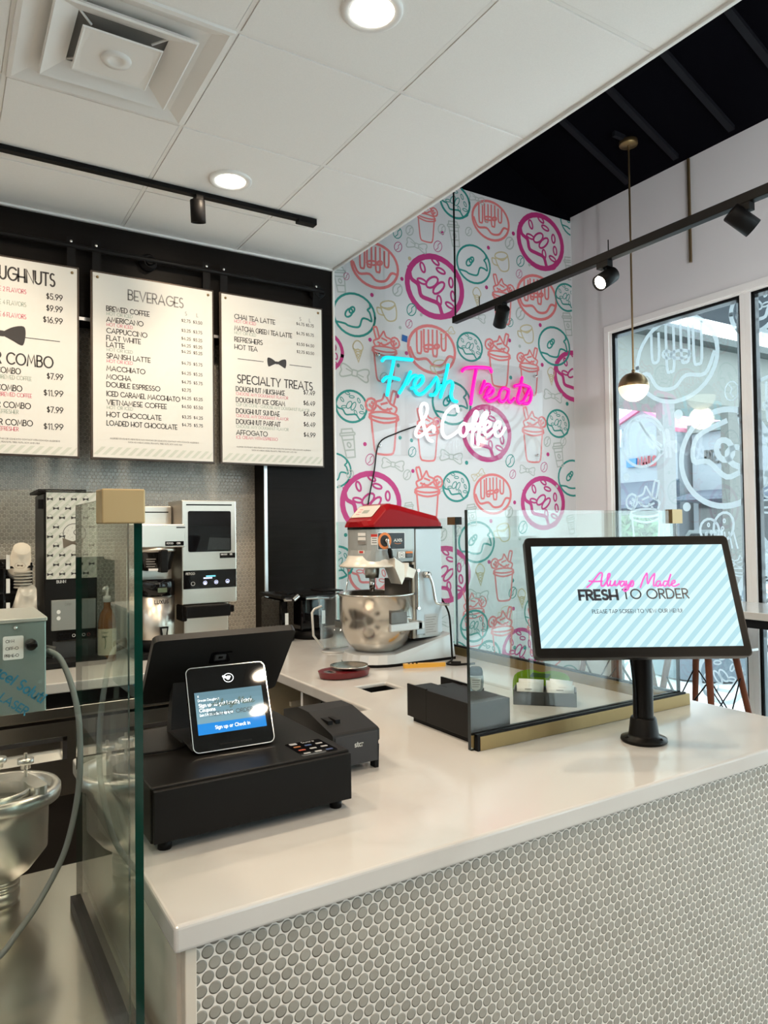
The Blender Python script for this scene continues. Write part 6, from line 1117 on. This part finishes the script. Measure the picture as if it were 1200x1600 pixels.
# ------------------------------------------------------------------ order kiosk
t = thing('order_kiosk', 'large touch screen on a black pole reading Always Made Fresh to Order', 'touch screen', (1.462, 1.191, -.170), rz=-.556, rx=-.396)
obj('screen_shell', MB().prism(rrect(-.259, .259, -.155, .155, .012, 5), 'y', -.002, .022), mat('kiosk_black', (.006, .006, .006), .3, spec=.3), t, world=False, bevel=.003)
Fk = Fr((0, -.002, 0), (1, 0, 0), (0, 0, 1)); s0, s1, q0, q1 = -.243, .241, -.130, .131
mb = MB(); mb.poly(Fk, rrect(-.257, .257, -.153, .153, .011, 5), .0004, 0); obj('bezel_glass', mb, mat('bezel_black', (.003, .003, .003), .3, spec=.1), t, world=False)
mb = MB(); mb.poly(Fk, [(s0, q0), (s1, q0), (s1, q1), (s0, q1)], .0008, 0); wdt = .0165; i = 0; a = s0-(q1-q0)
while a < s1:
    lo, hi = a, a+wdt; P = []
    for s_ in (lo, hi):
        t0 = max(0, s0-s_); t1 = min(q1-q0, s1-s_); P.append(((s_+t0, q0+t0), (s_+t1, q0+t1)) if t1 > t0 else None)
    if all(P): mb.poly(Fk, [P[0][0], P[1][0], P[1][1], P[0][1]], .0010, 1)
    a += wdt*2
mb2 = MB()
for i_, s_ in enumerate(ALWAYS): mb2.ribbon(Fk, cat([(-.1147+(u+.1147)*.90 if i_ < 7 else u, v) for u, v in s_], 4), .0043, .0016, 0)
text(mb2, Fk, 'FRESH', -.136, -.0105, .0235, .27, 1, width=.093, off=.0014); text(mb2, Fk, 'TO ORDER', -.028, -.0095, .0235, .16, 1, width=.160, off=.0014); text(mb2, Fk, 'PLEASE TAP SCREEN TO VIEW OUR MENU!', 0, -.0455, .0088, .15, 1, width=.219, align='c', off=.0014, tr=.26)
so = obj('screen', mb, [mat('lit_screen_pale', (.05, .06, .06), .4, spec=.2, emit=.63, ecol=(.60, .84, .90)), mat('lit_screen_aqua', (.04, .05, .06), .4, spec=.2, emit=.66, ecol=(.37, .62, .69))], t, world=False)
obj('lettering', mb2, [mat('lit_magenta', (.3, .03, .2), .3, emit=.6, ecol=(.62, .08, .42)), mat('navy_letters', (.006, .012, .03), .3)], so, world=False)
px, py = 1.575, 1.262
obj('base_flange', MB().lathe([(0, C), (.056, C), (.059, C+.004), (.058, C+.010), (.040, C+.016), (.038, C+.020), (.033, C+.060), (.030, C+.064), (0, C+.064)], (px, py, 0), n=44), 'blacksatin', t); obj('pole', MB().tube([(px, py, C+.06), (px, py, -.17)], .0255, 28), 'blacksatin', t)
for a in (40, 160, 280): obj('flange_bolt', MB().ball((px+.049*cos(R(a)), py+.049*sin(R(a)), C+.012), .005, n=5), 'blacksatin', t)
pv = MAT[t.name] @ Vector((0, .03, -.02)) - Vector((0, 0, Z0)); obj('tilt_mount', MB().tube([(px, py, -.215), (px, py, -.165), tuple(pv)], .022, 14), 'blacksatin', t)
obj('screen_cable', MB().tube(cat([(px-.03, py+.02, -.30), (px-.035, py+.005, -.36), (px-.031, py+.0, -.44), (px-.028, py, C+.05)], 4), .004, 7), 'black', t)
# ------------------------------------------------------------------ bar table and stools by the window
t = thing('bar_table', 'white-topped bar table with black apron along the window', 'table', (3.64, .9, FL))
obj('table_top', MB().box(3.41, 3.86, -1.4, 3.3, -.468, -.430), 'quartz', t, bevel=.004); obj('apron', MB().box(3.43, 3.84, -1.38, 3.28, -.512, -.468), 'black', t)
for y in (-1.2, 1.2, 3.05): obj('pedestal', MB().tube([(3.78, y, FL), (3.78, y, -.512)], .03, 14).lathe([(0, FL), (.2, FL), (.2, FL+.012), (.03, FL+.03)], (3.78, y, 0), n=28), 'black', t)
brown = wood('walnut_leg_wood', (.16, .055, .030), (.10, .035, .02), .4, .6)
def stool(x, y, rz, label):
    t = thing('bar_stool', label, 'bar stool', (x, y, FL), rz=rz)
    for sx_ in (-1, 1):
        for sy_ in (-1, 1): obj('leg', MB().tube([(.225*sx_, .225*sy_, 0), (.115*sx_, .115*sy_, .80)], .016, 10, rr=[.012, .018]), brown, t, world=False)
    mb = MB()
    for sx_ in (-1, 1): mb.tube([(.19*sx_, .19, .24), (.135*sx_, -.135, .70)], .004, 6).tube([(.19*sx_, -.19, .24), (.135*sx_, .135, .70)], .004, 6).tube([(.19, .19*sx_, .24), (-.135, .135*sx_, .70)], .004, 6).tube([(-.19, .19*sx_, .24), (.135, .135*sx_, .70)], .004, 6)
    obj('wire_brace', mb, 'black', t, world=False); obj('footrest', MB().tube([(.2, .2, .2), (-.2, .2, .2), (-.2, -.2, .2), (.2, -.2, .2)], .006, 8, closed=True), 'black', t, world=False)
    g = []
    for i in range(9):
        u = i/8
        row = []
        for j in range(11):
            v = j/10*2-1; w_ = .19-.02*u
            row.append((v*w_, -.20+.40*min(1, u*1.6) if u < .62 else .20+.06*(u-.62), .815+.02*v*v+(0 if u < .55 else (u-.55)**1.2*.52)))
        g.append(row)
    vs = [p for r_ in g for p in r_]; mb = MB().add(vs, [(i*11+j, i*11+j+1, (i+1)*11+j+1, (i+1)*11+j) for i in range(8) for j in range(10)], 0, True)
    o = obj('seat', mb, mat('white_seat_shell', (.72, .73, .74), .3), t, world=False); s_ = o.modifiers.new('thick', 'SOLIDIFY'); s_.thickness = .012
stool(3.45, 2.38, R(90), 'bar stool with walnut legs seen below the touch screen'); stool(3.45, 2.95, R(90), 'bar stool with walnut legs seen through the counter guard glass')
